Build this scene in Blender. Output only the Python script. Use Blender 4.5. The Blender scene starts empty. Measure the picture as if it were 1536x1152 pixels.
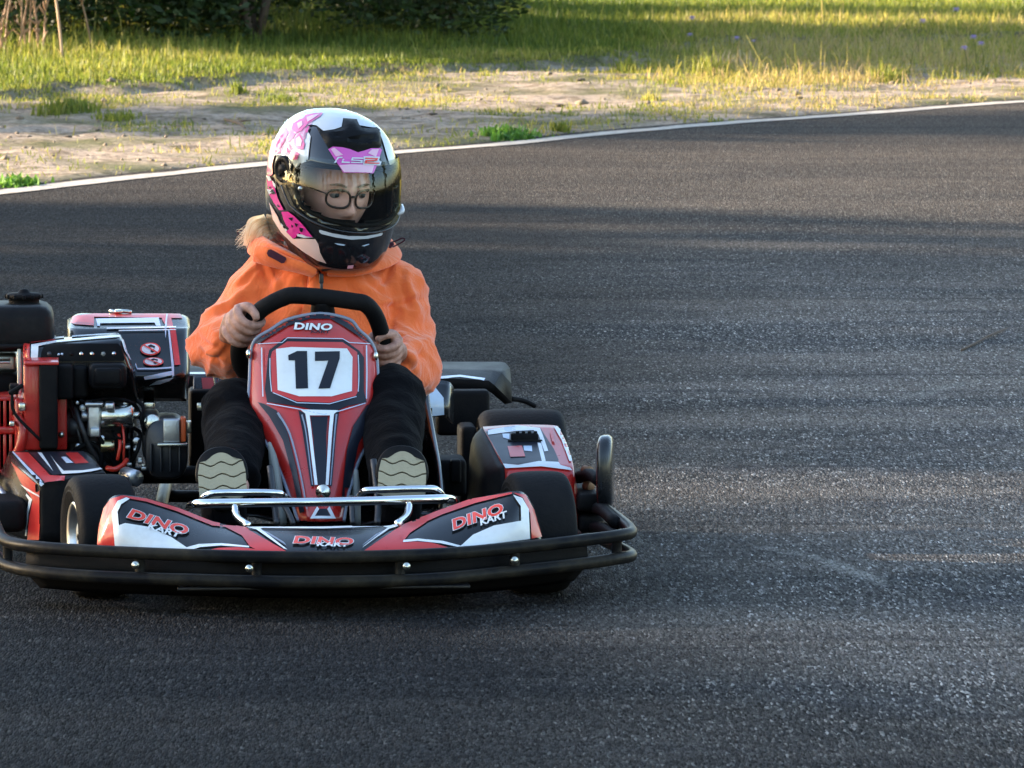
import bpy, bmesh, math, random
import numpy as np
from mathutils import Vector, Matrix, noise
from mathutils.bvhtree import BVHTree
from mathutils.geometry import tessellate_polygon

random.seed(7)
RNG = np.random.default_rng(11)
R = math.radians
scene = bpy.context.scene
COL = scene.collection

# ------------------------------------------------------------------ camera
F_PX = 9360.0                      # focal length in pixels of the 1536 px wide photograph
CAM = Vector((0.0, -13.0, 1.65))
PITCH = R(5.31)
cam_data = bpy.data.cameras.new('camera')
cam_data.sensor_width = 36.0
cam_data.lens = F_PX / 1536 * 36.0
cam_data.clip_start = 0.1
cam_data.clip_end = 2000
cam_data.dof.use_dof = True
cam_data.dof.focus_distance = 13.1
cam_data.dof.aperture_fstop = 34
cam = bpy.data.objects.new('camera', cam_data)
COL.objects.link(cam)
cam.location = CAM
cam.rotation_euler = (math.pi / 2 - PITCH, 0, 0)
scene.camera = cam

# ------------------------------------------------------------------ light
SUN_EL = R(14)
SUN_AZ = Vector((-0.955, 0.297, 0)).normalized()     # horizontal direction towards the sun
world = bpy.data.worlds.new('World')
scene.world = world
world.use_nodes = True
wt = world.node_tree
wt.nodes.clear()
sky = wt.nodes.new('ShaderNodeTexSky')
sky.sky_type = 'NISHITA'
sky.sun_disc = False
sky.sun_elevation = SUN_EL
sky.ozone_density = 1.0
sky.dust_density = 1.0
sky.sun_rotation = math.atan2(SUN_AZ.x, SUN_AZ.y)
bg = wt.nodes.new('ShaderNodeBackground')
bg.inputs['Strength'].default_value = 0.085
wo = wt.nodes.new('ShaderNodeOutputWorld')
wt.links.new(sky.outputs[0], bg.inputs[0])
wt.links.new(bg.outputs[0], wo.inputs[0])
sun_data = bpy.data.lights.new('sun', 'SUN')
sun_data.energy = 3.9
sun_data.angle = R(0.53)
sun_data.color = (1.0, 0.82, 0.62)
sun = bpy.data.objects.new('sun', sun_data)
COL.objects.link(sun)
to_sun = Vector((SUN_AZ.x * math.cos(SUN_EL), SUN_AZ.y * math.cos(SUN_EL), math.sin(SUN_EL)))
sun.rotation_euler = (-to_sun).to_track_quat('-Z', 'Y').to_euler()
scene.view_settings.view_transform = 'Standard'
scene.view_settings.look = 'None'
scene.view_settings.exposure = 3.0
scene.view_settings.gamma = 1.0
scene.cycles.max_bounces = 8
scene.cycles.transparent_max_bounces = 16
scene.cycles.caustics_reflective = False
scene.cycles.caustics_refractive = False
scene.cycles.use_adaptive_sampling = True

# ------------------------------------------------------------------ tracing a point: pixel + depth -> place
YAW = R(4.0)
KART = Matrix.Translation((-0.407, 0, 0)) @ Matrix.Rotation(YAW, 4, 'Z')
KINV = KART.inverted()
FWD = Vector((0, math.cos(PITCH), -math.sin(PITCH)))
UPV = Vector((0, math.sin(PITCH), math.cos(PITCH)))
KCAM = KINV @ CAM

def ray(px, py):
    return Vector((1, 0, 0)) * ((px - 768) / F_PX) + FWD - UPV * ((py - 576) / F_PX)

def kray(px, py):
    return (KINV.to_3x3() @ ray(px, py)).normalized()

def P(px, py, y):
    """place in the kart's own frame seen at pixel (px, py), y metres behind the front axle"""
    d = kray(px, py)
    return KCAM + d * ((y - KCAM.y) / d.y)

def G(px, py, z=0.0):
    """place on the ground (world) seen at pixel (px, py)"""
    d = ray(px, py)
    return CAM + d * ((z - CAM.z) / d.z)

# ------------------------------------------------------------------ objects, labels
def tag(o, label=None, cat=None, group=None, kind=None):
    if label: o['label'] = label
    if cat: o['category'] = cat
    if group: o['group'] = group
    if kind: o['kind'] = kind
    return o

def empty(name, loc=(0, 0, 0), matrix=None):
    o = bpy.data.objects.new(name, None)
    o.empty_display_size = 0.1
    COL.objects.link(o)
    if matrix is not None: o.matrix_world = matrix
    else: o.location = loc
    return o

def link(name, me, mat=None, parent=None, smooth=True):
    o = bpy.data.objects.new(name, me)
    COL.objects.link(o)
    if mat is not None:
        for m in (mat if isinstance(mat, (list, tuple)) else [mat]): me.materials.append(m)
    if parent is not None: o.parent = parent
    if smooth and len(me.polygons):
        me.polygons.foreach_set('use_smooth', np.ones(len(me.polygons), bool))
    return o

def obj(name, bm, mat=None, parent=None, smooth=True, sharp=None):
    me = bpy.data.meshes.new(name)
    bmesh.ops.recalc_face_normals(bm, faces=bm.faces)
    bm.to_mesh(me)
    bm.free()
    o = link(name, me, mat, parent, smooth)
    if sharp is not None and smooth:
        me.set_sharp_from_angle(angle=R(sharp))
    return o

def mesh_np(name, verts, faces_flat, nper, mat=None, parent=None, smooth=False, attr=None):
    """mesh straight from arrays; every face has nper corners"""
    me = bpy.data.meshes.new(name)
    nv = len(verts); nf = len(faces_flat) // nper
    me.vertices.add(nv)
    me.vertices.foreach_set('co', np.asarray(verts, np.float32).ravel())
    me.loops.add(nf * nper)
    me.loops.foreach_set('vertex_index', np.asarray(faces_flat, np.int32))
    me.polygons.add(nf)
    me.polygons.foreach_set('loop_start', np.arange(0, nf * nper, nper, dtype=np.int32))
    if attr is not None:
        for k, v in attr.items():
            a = me.attributes.new(k, 'FLOAT', 'POINT')
            a.data.foreach_set('value', np.asarray(v, np.float32))
    me.update(calc_edges=True)
    return link(name, me, mat, parent, smooth)

# ------------------------------------------------------------------ materials
def nodes_of(m):
    m.use_nodes = True
    return m.node_tree, m.node_tree.nodes['Principled BSDF']

def N(t, kind, **kw):
    n = t.nodes.new(kind)
    for k, v in kw.items():
        if k in n.inputs: n.inputs[k].default_value = v
        else: setattr(n, k, v)
    return n

def ramp(t, src, stops, interp='LINEAR'):
    r = t.nodes.new('ShaderNodeValToRGB')
    r.color_ramp.interpolation = interp
    els = r.color_ramp.elements
    while len(els) < len(stops): els.new(0.5)
    for e, (p, c) in zip(els, stops):
        e.position = p
        e.color = (c[0], c[1], c[2], 1) if isinstance(c, (tuple, list)) else (c, c, c, 1)
    t.links.new(src, r.inputs[0])
    return r.outputs[0]

def mixc(t, fac, a, b, blend='MIX'):
    m = t.nodes.new('ShaderNodeMix')
    m.data_type = 'RGBA'; m.blend_type = blend
    for sock, v in ((m.inputs[0], fac), (m.inputs[6], a), (m.inputs[7], b)):
        if isinstance(v, (int, float)): sock.default_value = v
        elif isinstance(v, tuple): sock.default_value = (*v[:3], 1)
        else: t.links.new(v, sock)
    return m.outputs[2]

def mathn(t, op, a, b=0.0, clamp=False):
    m = t.nodes.new('ShaderNodeMath'); m.operation = op; m.use_clamp = clamp
    for i, v in enumerate((a, b)):
        if isinstance(v, (int, float)): m.inputs[i].default_value = v
        else: t.links.new(v, m.inputs[i])
    return m.outputs[0]

def coords(t, scale=(1, 1, 1), rot=(0, 0, 0), which='Object'):
    tc = t.nodes.new('ShaderNodeTexCoord')
    mp = t.nodes.new('ShaderNodeMapping')
    mp.inputs['Scale'].default_value = scale
    mp.inputs['Rotation'].default_value = rot
    t.links.new(tc.outputs[which], mp.inputs[0])
    return mp.outputs[0]

def noi(t, vec, scale, detail=4, rough=0.55, dist=0.0, out=0):
    n = N(t, 'ShaderNodeTexNoise', Scale=scale, Detail=detail, Roughness=rough, Distortion=dist)
    t.links.new(vec, n.inputs['Vector'])
    return n.outputs[out]

def bump(t, b, h, strength=0.3, dist=0.01):
    n = N(t, 'ShaderNodeBump', Strength=strength, Distance=dist)
    t.links.new(h, n.inputs['Height'])
    t.links.new(n.outputs[0], b.inputs['Normal'])

def simple(name, col, rough=0.4, metal=0.0, coat=0.0, dirt=0.25, dirt_col=(0.16, 0.13, 0.10), grain=0.0, gscale=60, spec=0.5):
    """paint / plastic / metal with dust, uneven gloss and a little relief"""
    m = bpy.data.materials.new(name)
    t, b = nodes_of(m)
    v = coords(t)
    n1 = noi(t, v, 9, 6, 0.65)
    n2 = noi(t, v, 70, 4, 0.6)
    f = mathn(t, 'MULTIPLY', ramp(t, n1, [(0.42, 0.0), (0.75, 1.0)]), n2)
    c = mixc(t, mathn(t, 'MULTIPLY', f, dirt), tuple(col), dirt_col)
    t.links.new(c, b.inputs['Base Color'])
    b.inputs['Metallic'].default_value = metal
    r = mathn(t, 'ADD', rough, mathn(t, 'MULTIPLY', mathn(t, 'SUBTRACT', n1, 0.42), 0.35), True)
    t.links.new(r, b.inputs['Roughness'])
    b.inputs['Coat Weight'].default_value = coat
    b.inputs['Coat Roughness'].default_value = 0.08
    b.inputs['Specular IOR Level'].default_value = spec
    if grain: bump(t, b, noi(t, v, gscale, 5, 0.6), grain, 0.004)
    return m

M = {}
M['red'] = simple('red_paint', (0.50, 0.016, 0.012), 0.28, coat=0.5, dirt=0.25)
M['red_sticker'] = simple('red_sticker', (0.55, 0.025, 0.022), 0.30, coat=0.35, dirt=0.2)
M['hot_red'] = simple('bright_red_sticker', (0.78, 0.05, 0.025), 0.30, coat=0.35, dirt=0.15)
M['white'] = simple('white_sticker', (0.78, 0.80, 0.82), 0.32, coat=0.3, dirt=0.5)
M['pale'] = simple('pale_blue_sticker', (0.52, 0.62, 0.76), 0.32, coat=0.3, dirt=0.12)
M['grey_sticker'] = simple('grey_sticker', (0.22, 0.25, 0.32), 0.35, coat=0.3, dirt=0.2)
M['navy'] = simple('dark_navy_sticker', (0.009, 0.011, 0.020), 0.34, coat=0.08, dirt=0.06, spec=.3)
M['black_gloss'] = simple('glossy_black_plastic', (0.007, 0.008, 0.010), 0.22, coat=0.3, dirt=0.06)
M['black'] = simple('black_plastic', (0.008, 0.008, 0.009), 0.42, dirt=0.12, grain=0.15, gscale=180, spec=.08)
M['matte'] = simple('matt_black_plastic', (0.006, 0.006, 0.007), 0.6, dirt=0.1, grain=0.2, gscale=220, spec=.08)
M['steel_black'] = simple('black_powder_coated_steel', (0.008, 0.008, 0.009), 0.36, dirt=0.45, dirt_col=(0.15, 0.12, 0.07), grain=0.1, gscale=90, spec=.08)
M['tyre'] = simple('tyre_rubber', (0.009, 0.009, 0.010), 0.66, dirt=0.35, dirt_col=(0.045, 0.04, 0.036), grain=0.35, gscale=120, spec=.08)
M['chrome'] = simple('chrome', (0.86, 0.87, 0.88), 0.08, metal=1.0, dirt=0.1)
M['alloy'] = simple('cast_aluminium', (0.60, 0.62, 0.64), 0.34, metal=1.0, dirt=0.35, dirt_col=(0.10, 0.09, 0.08), grain=0.2, gscale=150)
M['zinc'] = simple('zinc_plated_steel', (0.70, 0.70, 0.62), 0.25, metal=1.0, dirt=0.2)
M['brass'] = simple('yellow_zinc', (0.66, 0.58, 0.34), 0.25, metal=1.0, dirt=0.2)
M['iron'] = simple('dark_engine_metal', (0.05, 0.052, 0.058), 0.4, metal=0.6, dirt=0.4, grain=0.2, gscale=130)
M['orange_plastic'] = simple('orange_plastic', (0.62, 0.10, 0.02), 0.4, dirt=0.3)
M['rust'] = simple('rusty_bolt', (0.22, 0.12, 0.06), 0.6, metal=0.4, dirt=0.4)
M['sole'] = simple('beige_rubber_sole', (0.40, 0.35, 0.24), 0.7, dirt=0.35, dirt_col=(0.12, 0.10, 0.07), grain=0.4, gscale=110)
M['cream'] = simple('cream_plastic', (0.20, 0.21, 0.20), 0.5, dirt=0.3)

def fabric(name, col, rough=0.85, sheen=0.25, scale=420, wr=0.35, var=0.25):
    m = bpy.data.materials.new(name)
    t, b = nodes_of(m)
    v = coords(t)
    n1 = noi(t, v, 7, 5, 0.6)
    c = mixc(t, ramp(t, n1, [(0.35, 0.0), (0.7, 1.0)]), tuple(x * (1 - var) for x in col), tuple(min(1, x * (1 + var * 0.35)) for x in col))
    t.links.new(c, b.inputs['Base Color'])
    b.inputs['Roughness'].default_value = rough
    b.inputs['Sheen Weight'].default_value = sheen
    b.inputs['Specular IOR Level'].default_value = 0.05
    b.inputs['Sheen Roughness'].default_value = 0.5
    v2 = coords(t, (1, 1.6, 0.75), (0.3, 0.5, 0.2))
    h = mathn(t, 'ADD', noi(t, v2, 22, 5, 0.62, 0.8), mathn(t, 'MULTIPLY', noi(t, v, scale, 2), 0.12))
    bump(t, b, h, wr, 0.02)
    return m

M['orange_cloth'] = fabric('fluorescent_orange_cloth', (1.0, 0.188, 0.048), 0.8, 0.5, 420, 0.45, 0.10)
M['dark_cloth'] = fabric('black_cotton', (0.003, 0.003, 0.004), 0.9, 0.02)
M['patch'] = fabric('maroon_velcro', (0.06, 0.018, 0.03), 0.95, 0.2)
M['skin'] = bpy.data.materials.new('skin')
_t, _b = nodes_of(M['skin'])
_v = coords(_t)
_t.links.new(mixc(_t, ramp(_t, noi(_t, _v, 30, 4), [(0.35, 0.0), (0.7, 1.0)]), (0.66, 0.36, 0.28), (0.78, 0.43, 0.35)), _b.inputs['Base Color'])  # face tone raised to offset the shade inside the helmet
_b.inputs['Roughness'].default_value = 0.5
_b.inputs['Subsurface Weight'].default_value = 0.08
_b.inputs['Subsurface Radius'].default_value = (0.012, 0.005, 0.003)
bump(_t, _b, noi(_t, _v, 260, 3), 0.12, 0.002)
M['hand_skin'] = bpy.data.materials.new('darker_hand_skin')  # darker copy of the skin tone, for the hands
_t, _b = nodes_of(M['hand_skin'])
_v = coords(_t)
_n = noi(_t, _v, 55, 4, 0.6)
_t.links.new(mixc(_t, ramp(_t, _n, [(0.35, 0.0), (0.68, 1.0)]), (0.31, 0.15, 0.105), (0.56, 0.30, 0.225)), _b.inputs['Base Color'])
_b.inputs['Roughness'].default_value = 0.55
bump(_t, _b, mathn(_t, 'ADD', noi(_t, coords(_t, (1, 1, 2.4)), 130, 4, 0.7), _n), 0.5, 0.004)
M['lips'] = simple('lips', (0.50, 0.17, 0.15), 0.4, dirt=0.0)
M['eye'] = simple('eye_white', (0.26, 0.24, 0.23), 0.2, dirt=0.0)
M['iris'] = simple('blue_grey_iris', (0.02, 0.03, 0.035), 0.15, dirt=0.0)
M['brow'] = simple('brow_hair', (0.20, 0.12, 0.07), 0.7, dirt=0.0)

def hair_mat():
    m = bpy.data.materials.new('blonde_hair')
    t, b = nodes_of(m)
    a = N(t, 'ShaderNodeAttribute', attribute_name='shade')
    t.links.new(ramp(t, a.outputs['Fac'], [(0, (0.80, 0.62, 0.40)), (0.4, (0.93, 0.80, 0.58)), (1, (0.97, 0.90, 0.74))]), b.inputs['Base Color'])
    b.inputs['Roughness'].default_value = 0.42
    tr = N(t, 'ShaderNodeBsdfTranslucent'); t.links.new(b.inputs['Base Color'].links[0].from_socket, tr.inputs[0])
    mx = N(t, 'ShaderNodeMixShader'); mx.inputs[0].default_value = .5
    t.links.new(b.outputs[0], mx.inputs[1]); t.links.new(tr.outputs[0], mx.inputs[2]); t.links.new(mx.outputs[0], t.nodes['Material Output'].inputs[0])
    return m
M['hair'] = hair_mat()

# ------------------------------------------------------------------ mesh helpers
def crom(pts, n, closed=False):
    """Catmull-Rom resample through the points, n points per span"""
    pts = [Vector(p) for p in pts]
    out = []
    m = len(pts)
    spans = m if closed else m - 1
    for i in range(spans):
        if closed: p0, p1, p2, p3 = pts[i - 1], pts[i], pts[(i + 1) % m], pts[(i + 2) % m]
        else:
            p1, p2 = pts[i], pts[i + 1]
            p0 = pts[i - 1] if i else p1 * 2 - p2
            p3 = pts[i + 2] if i + 2 < m else p2 * 2 - p1
        for k in range(n):
            s = k / n
            out.append(0.5 * ((2 * p1) + (p2 - p0) * s + (2 * p0 - 5 * p1 + 4 * p2 - p3) * s * s + (3 * p1 - p0 - 3 * p2 + p3) * s ** 3))
    if not closed: out.append(pts[-1].copy())
    return out

def frames(path, closed=False):
    """parallel-transport frames"""
    res = []
    nrm = None
    L = len(path)
    for i, p in enumerate(path):
        if closed: tan = path[(i + 1) % L] - path[i - 1]
        else: tan = path[min(i + 1, L - 1)] - path[max(i - 1, 0)]
        if tan.length < 1e-9: tan = Vector((0, 0, 1))
        tan.normalize()
        if nrm is None:
            a = Vector((0, 0, 1)) if abs(tan.z) < 0.9 else Vector((1, 0, 0))
            nrm = tan.cross(a).normalized()
        nrm = (nrm - tan * nrm.dot(tan))
        nrm.normalize()
        res.append((p, tan, nrm, tan.cross(nrm)))
    return res

def tube(bm, pts, r, n=5, seg=12, closed=False, caps=True, flat=1.0):
    """smooth tube; r is a number or a list along the control points"""
    pts = [Vector(p) for p in pts]
    path = crom(pts, n, closed)
    if isinstance(r, (list, tuple)):
        rr = [v.x for v in crom([Vector((q, 0, 0)) for q in r], n, closed)]
    else: rr = [r] * len(path)
    rings = []
    for (p, tan, a, b), q in zip(frames(path, closed), rr):
        rings.append([bm.verts.new(p + (a * math.cos(2 * math.pi * k / seg) + b * flat * math.sin(2 * math.pi * k / seg)) * q) for k in range(seg)])
    cnt = len(rings)
    for i in range(cnt if closed else cnt - 1):
        A, B = rings[i], rings[(i + 1) % cnt]
        for k in range(seg):
            bm.faces.new((A[k], A[(k + 1) % seg], B[(k + 1) % seg], B[k]))
    if caps and not closed:
        for ring, s in ((rings[0], -1), (rings[-1], 1)):
            c = sum((v.co for v in ring), Vector()) / seg
            path_t = (path[1] - path[0]) if s < 0 else (path[-1] - path[-2])
            cv = bm.verts.new(c + path_t.normalized() * s * (rr[0] if s < 0 else rr[-1]) * 0.35)
            for k in range(seg): bm.faces.new((ring[k], ring[(k + 1) % seg], cv))
    return bm

def ring_loft(bm, rings, cap=True):
    vr = [[bm.verts.new(p) for p in r] for r in rings]
    n = len(vr[0])
    for A, B in zip(vr, vr[1:]):
        for k in range(n): bm.faces.new((A[k], A[(k + 1) % n], B[(k + 1) % n], B[k]))
    if cap:
        for r in (vr[0], vr[-1]): bm.faces.new(r)
    return bm

def sup(n, a, b, e=2.0, ph=0.0):
    """superellipse outline, n points"""
    out = []
    for k in range(n):
        t = 2 * math.pi * k / n + ph
        c, s = math.cos(t), math.sin(t)
        out.append((a * math.copysign(abs(c) ** (2 / e), c), b * math.copysign(abs(s) ** (2 / e), s)))
    return out

def lathe(bm, prof, seg=40, mat=Matrix()):
    """profile of (axis x, radius) turned about the x axis"""
    rings = []
    for x, r in prof:
        rings.append([bm.verts.new(mat @ Vector((x, r * math.cos(2 * math.pi * k / seg), r * math.sin(2 * math.pi * k / seg)))) for k in range(seg)])
    for A, B in zip(rings, rings[1:]):
        for k in range(seg): bm.faces.new((A[k], A[(k + 1) % seg], B[(k + 1) % seg], B[k]))
    return rings

def rbox(bm, c, size, bev=0.006, rot=None, seg=3, top=1.0):
    """bevelled box; top scales its upper face"""
    r = bmesh.ops.create_cube(bm, size=1.0)
    vs = r['verts']
    mt = Matrix.Translation(Vector(c)) @ (rot if rot else Matrix())
    for v in vs:
        k = top if v.co.z > 0 else 1.0
        v.co = mt @ Vector((v.co.x * size[0] * k, v.co.y * size[1] * k, v.co.z * size[2]))
    if bev > 0:
        es = list({e for v in vs for e in v.link_edges})
        bmesh.ops.bevel(bm, geom=es, offset=bev, segments=seg, profile=0.5, affect='EDGES')
    return bm

def px_box(bm, x0, y0, x1, y1, ya, yb, bev=0.006, top=1.0, rot=None):
    """a box that fills the pixel rectangle at depth ya and reaches back to yb"""
    a = P(x0, y1, ya); b = P(x1, y0, ya)
    c = (a + b) / 2; c.y = (ya + yb) / 2
    return rbox(bm, c, (abs(b.x - a.x), abs(yb - ya), abs(b.z - a.z)), bev, rot, 3, top)

def cyl(bm, a, b, r, seg=20, r2=None, bev=0.0):
    a, b = Vector(a), Vector(b)
    d = (b - a)
    L = d.length
    q = d.to_track_quat('X', 'Z').to_matrix().to_4x4()
    mt = Matrix.Translation(a) @ q
    r2 = r if r2 is None else r2
    e = bev or min(r, L) * 0.08
    lathe(bm, [(0, 0.0005), (0, r - e), (e, r), (L - e, r2), (L, r2 - e), (L, 0.0005)], seg, mt)
    return bm

def sheet(name, rows, nu, nv, mat, parent, thick=0.004, sharp=None):
    """smooth surface through a grid of control points, given a thickness away from the camera"""
    rows2 = [crom(r, nu) for r in rows]
    cols = [crom([r[i] for r in rows2], nv) for i in range(len(rows2[0]))]
    bm = bmesh.new()
    V = [[bm.verts.new(p) for p in c] for c in cols]
    for i in range(len(V) - 1):
        for j in range(len(V[0]) - 1):
            bm.faces.new((V[i][j], V[i + 1][j], V[i + 1][j + 1], V[i][j + 1]))
    bm.normal_update()
    s = sum((f.normal.dot(KCAM - f.calc_center_median()) for f in bm.faces))
    if s < 0: bmesh.ops.reverse_faces(bm, faces=bm.faces)
    me = bpy.data.meshes.new(name)
    bm.to_mesh(me); bm.free()
    o = link(name, me, mat, parent)
    if sharp: me.set_sharp_from_angle(angle=R(sharp))
    if thick:
        md = o.modifiers.new('thickness', 'SOLIDIFY'); md.thickness = thick; md.offset = -1
    return o

def to_root(o):
    """matrix from the object's own frame to the frame of its topmost parent (all parts sit at identity)"""
    return Matrix()

def bvh_of(o):
    me = o.data
    return BVHTree.FromPolygons([v.co for v in me.vertices], [p.vertices for p in me.polygons])

_B = {}
def project(targets, pts2, faces, off):
    """lay a flat 2-D design, drawn in photograph pixels, onto the surface of the objects"""
    trees = []
    for o in (targets if isinstance(targets, (list, tuple)) else [targets]):
        if o.name not in _B: _B[o.name] = bvh_of(o)
        trees.append(_B[o.name])
    hit = {}
    for i, (x, y) in enumerate(pts2):
        d = kray(x, y)
        best = None
        for tr in trees:
            h = tr.ray_cast(KCAM, d)
            if h[0] is not None and (best is None or h[3] < best[3]): best = h
        if best is not None:
            n = best[1]
            if n.dot(d) > 0: n = -n
            hit[i] = best[0] + n * off * .7 - d * off * 0.9
    return hit, [f for f in faces if all(k in hit for k in f)]

def cut_poly(poly, step):
    bm = bmesh.new()
    pts = [Vector((p[0], p[1], 0)) for p in poly]
    vs = [bm.verts.new(p) for p in pts]
    for tri in tessellate_polygon([pts]):
        try: bm.faces.new([vs[i] for i in tri])
        except ValueError: pass
    for ax in (0, 1):
        lo = min(p[ax] for p in poly); hi = max(p[ax] for p in poly)
        k = math.floor(lo / step) + 1
        while k * step < hi:
            co = Vector((0, 0, 0)); co[ax] = k * step
            no = Vector((0, 0, 0)); no[ax] = 1
            bmesh.ops.bisect_plane(bm, geom=bm.verts[:] + bm.edges[:] + bm.faces[:], plane_co=co, plane_no=no, dist=1e-4)
            k += 1
    bm.verts.index_update()
    v2 = [(v.co.x, v.co.y) for v in bm.verts]
    fs = [[v.index for v in f.verts] for f in bm.faces]
    bm.free()
    return v2, fs

def decal(name, targets, polys, mat, parent, layer=1, step=6, smooth=False):
    """one sticker (any number of patches) pressed onto a surface"""
    V, Fc = [], []
    for poly in polys:
        v2, fs = cut_poly(poly, step)
        hit, fs = project(targets, v2, fs, 0.0014 + 0.0008 * layer)
        base = {}
        for i in sorted(hit):
            base[i] = len(V); V.append(hit[i])
        Fc += [[base[k] for k in f] for f in fs]
    me = bpy.data.meshes.new(name)
    me.from_pydata([tuple(v) for v in V], [], Fc)
    me.update()
    return link(name, me, mat, parent, smooth=True)

def ribbon(pts, w, n=4):
    """polyline in pixels thickened to a strip polygon; w a number or list"""
    p = [Vector((a[0], a[1], 0)) for a in pts]
    path = crom(p, n) if len(p) > 2 else p
    m = len(path)
    L, Rr = [], []
    for i, q in enumerate(path):
        t = (path[min(i + 1, m - 1)] - path[max(i - 1, 0)]).normalized()
        s = i / (m - 1)
        ww = w if not isinstance(w, (list, tuple)) else w[0] + (w[1] - w[0]) * s
        nn = Vector((-t.y, t.x, 0)) * ww / 2
        L.append((q + nn)[:2]); Rr.append((q - nn)[:2])
    return [tuple(a) for a in L] + [tuple(a) for a in reversed(Rr)]

def text_shape(body, bold, space=1.0):
    cu = bpy.data.curves.new('lettering', 'FONT')
    cu.body = body; cu.offset = bold; cu.space_character = space
    cu.resolution_u = 3; cu.fill_mode = 'FRONT' if hasattr(cu, 'fill_mode') else cu.fill_mode
    o = bpy.data.objects.new('lettering', cu)
    COL.objects.link(o)
    dg = bpy.context.evaluated_depsgraph_get()
    dg.update()
    me = bpy.data.meshes.new_from_object(o.evaluated_get(dg))
    v = [(a.co.x, a.co.y) for a in me.vertices]
    f = [list(p.vertices) for p in me.polygons]
    bpy.data.objects.remove(o); bpy.data.curves.remove(cu); bpy.data.meshes.remove(me)
    return v, f

def lettering(name, targets, body, x, y, w, h, ang, mat, parent, layer=3, bold=0.03, shear=0.25, space=1.0, outline=None, grow=0.035):
    """words laid on a surface: x, y the left end of the baseline, w x h the size, all in photograph pixels"""
    v0, _ = text_shape(body, bold, space)
    x0 = min(a[0] for a in v0); x1 = max(a[0] for a in v0); y0 = min(a[1] for a in v0); y1 = max(a[1] for a in v0)
    ca, sa = math.cos(R(ang)), math.sin(R(ang))
    res = None
    for b, m_, ly in (([(bold + grow, outline, layer - 1)] if outline else []) + [(bold, mat, layer)]):
        v, f = text_shape(body, b, space)
        pts = []
        for a in v:
            u = (a[0] - x0) / (x1 - x0) * w; q = (a[1] - y0) / (y1 - y0) * h
            u += q * shear
            pts.append((x + u * ca + q * sa, y + u * sa - q * ca))
        hit, fs = project(targets, pts, f, 0.0014 + 0.0008 * ly)
        idx = {i: k for k, i in enumerate(sorted(hit))}
        me = bpy.data.meshes.new(name)
        me.from_pydata([tuple(hit[i]) for i in sorted(hit)], [], [[idx[k] for k in ff] for ff in fs])
        me.update()
        res = link(name if ly == layer else name + '_outline', me, m_, parent, smooth=False)
    return res

def fuse(bm, voxel, smooth=4, name='body'):
    """grow one continuous surface over overlapping closed pieces"""
    me = bpy.data.meshes.new(name)
    bmesh.ops.recalc_face_normals(bm, faces=bm.faces)
    bm.to_mesh(me); bm.free()
    o = bpy.data.objects.new(name, me)
    COL.objects.link(o)
    md = o.modifiers.new('r', 'REMESH'); md.mode = 'VOXEL'; md.voxel_size = voxel
    if smooth:
        sm = o.modifiers.new('s', 'SMOOTH'); sm.iterations = smooth; sm.factor = 0.5
    dg = bpy.context.evaluated_depsgraph_get(); dg.update()
    out = bpy.data.meshes.new_from_object(o.evaluated_get(dg))
    bpy.data.objects.remove(o); bpy.data.meshes.remove(me)
    return out

def ellipse(cx, cy, a, b, n=24, ang=0):
    c, s = math.cos(R(ang)), math.sin(R(ang))
    return [(cx + a * math.cos(t) * c - b * math.sin(t) * s, cy + a * math.cos(t) * s + b * math.sin(t) * c) for t in (2 * math.pi * k / n for k in range(n))]

def zm(sc, ox, oy, pts):
    return [(x / sc + ox, y / sc + oy) for x, y in pts]

def pieces(name, bm, mat, parent=None):
    """every loose piece of the mesh becomes an object of its own"""
    bm.verts.index_update()
    left = set(bm.verts); out = []
    while left:
        st = [left.pop()]; comp = set(st)
        while st:
            for e in st.pop().link_edges:
                for w in e.verts:
                    if w in left: left.discard(w); comp.add(w); st.append(w)
        nb = bmesh.new(); mp = {w: nb.verts.new(w.co) for w in comp}
        for f in {f for w in comp for f in w.link_faces}: nb.faces.new([mp[w] for w in f.verts])
        out.append(obj(name, nb, M[mat], parent))
    bm.free()
    return out

# ================================================================== THE SETTING
# ------------------------------------------------------------------ numpy value noise
def vnoise(x, y, seed=0):
    xi = np.floor(x).astype(np.int64); yi = np.floor(y).astype(np.int64)
    fx = x - xi; fy = y - yi
    fx = fx * fx * (3 - 2 * fx); fy = fy * fy * (3 - 2 * fy)
    def h(a, b):
        n = (a * 374761393 + b * 668265263 + seed * 1442695041) & 0xffffffff
        n = ((n ^ (n >> 13)) * 1274126177) & 0xffffffff
        return ((n ^ (n >> 16)) & 0xffff) / 65535.0
    return (h(xi, yi) * (1 - fx) + h(xi + 1, yi) * fx) * (1 - fy) + (h(xi, yi + 1) * (1 - fx) + h(xi + 1, yi + 1) * fx) * fy

def fbm(x, y, sc, octv=4, seed=0):
    s = 0; a = 0.5; tot = 0
    for k in range(octv):
        s = s + a * vnoise(x * sc, y * sc, seed + k); tot += a
        sc *= 2.03; a *= 0.55
    return s / tot

def sstep(x, a, b):
    t = np.clip((x - a) / (b - a), 0, 1)
    return t * t * (3 - 2 * t)

# the white edge line, traced along the ground
line_pts = [Vector(p) for p in ((-8, -45, 0), (-8, -15, 0), (-7.4, -4, 0), (-6.2, 3, 0), (-4.8, 8, 0))]
line_pts += [G(*p) for p in ((-330, 322), (0, 290), (200, 267), (400, 247), (600, 229), (768, 216), (900, 202), (1100, 185), (1300, 171), (1536, 153))]
line_pts += [Vector(p) for p in ((6.0, 25.4, 0), (9.6, 28.6, 0), (14, 31.5, 0), (22, 35, 0), (40, 40, 0), (70, 44, 0))]
LINE = crom(line_pts, 6)
LN = np.array([(p.x, p.y) for p in LINE])

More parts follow.
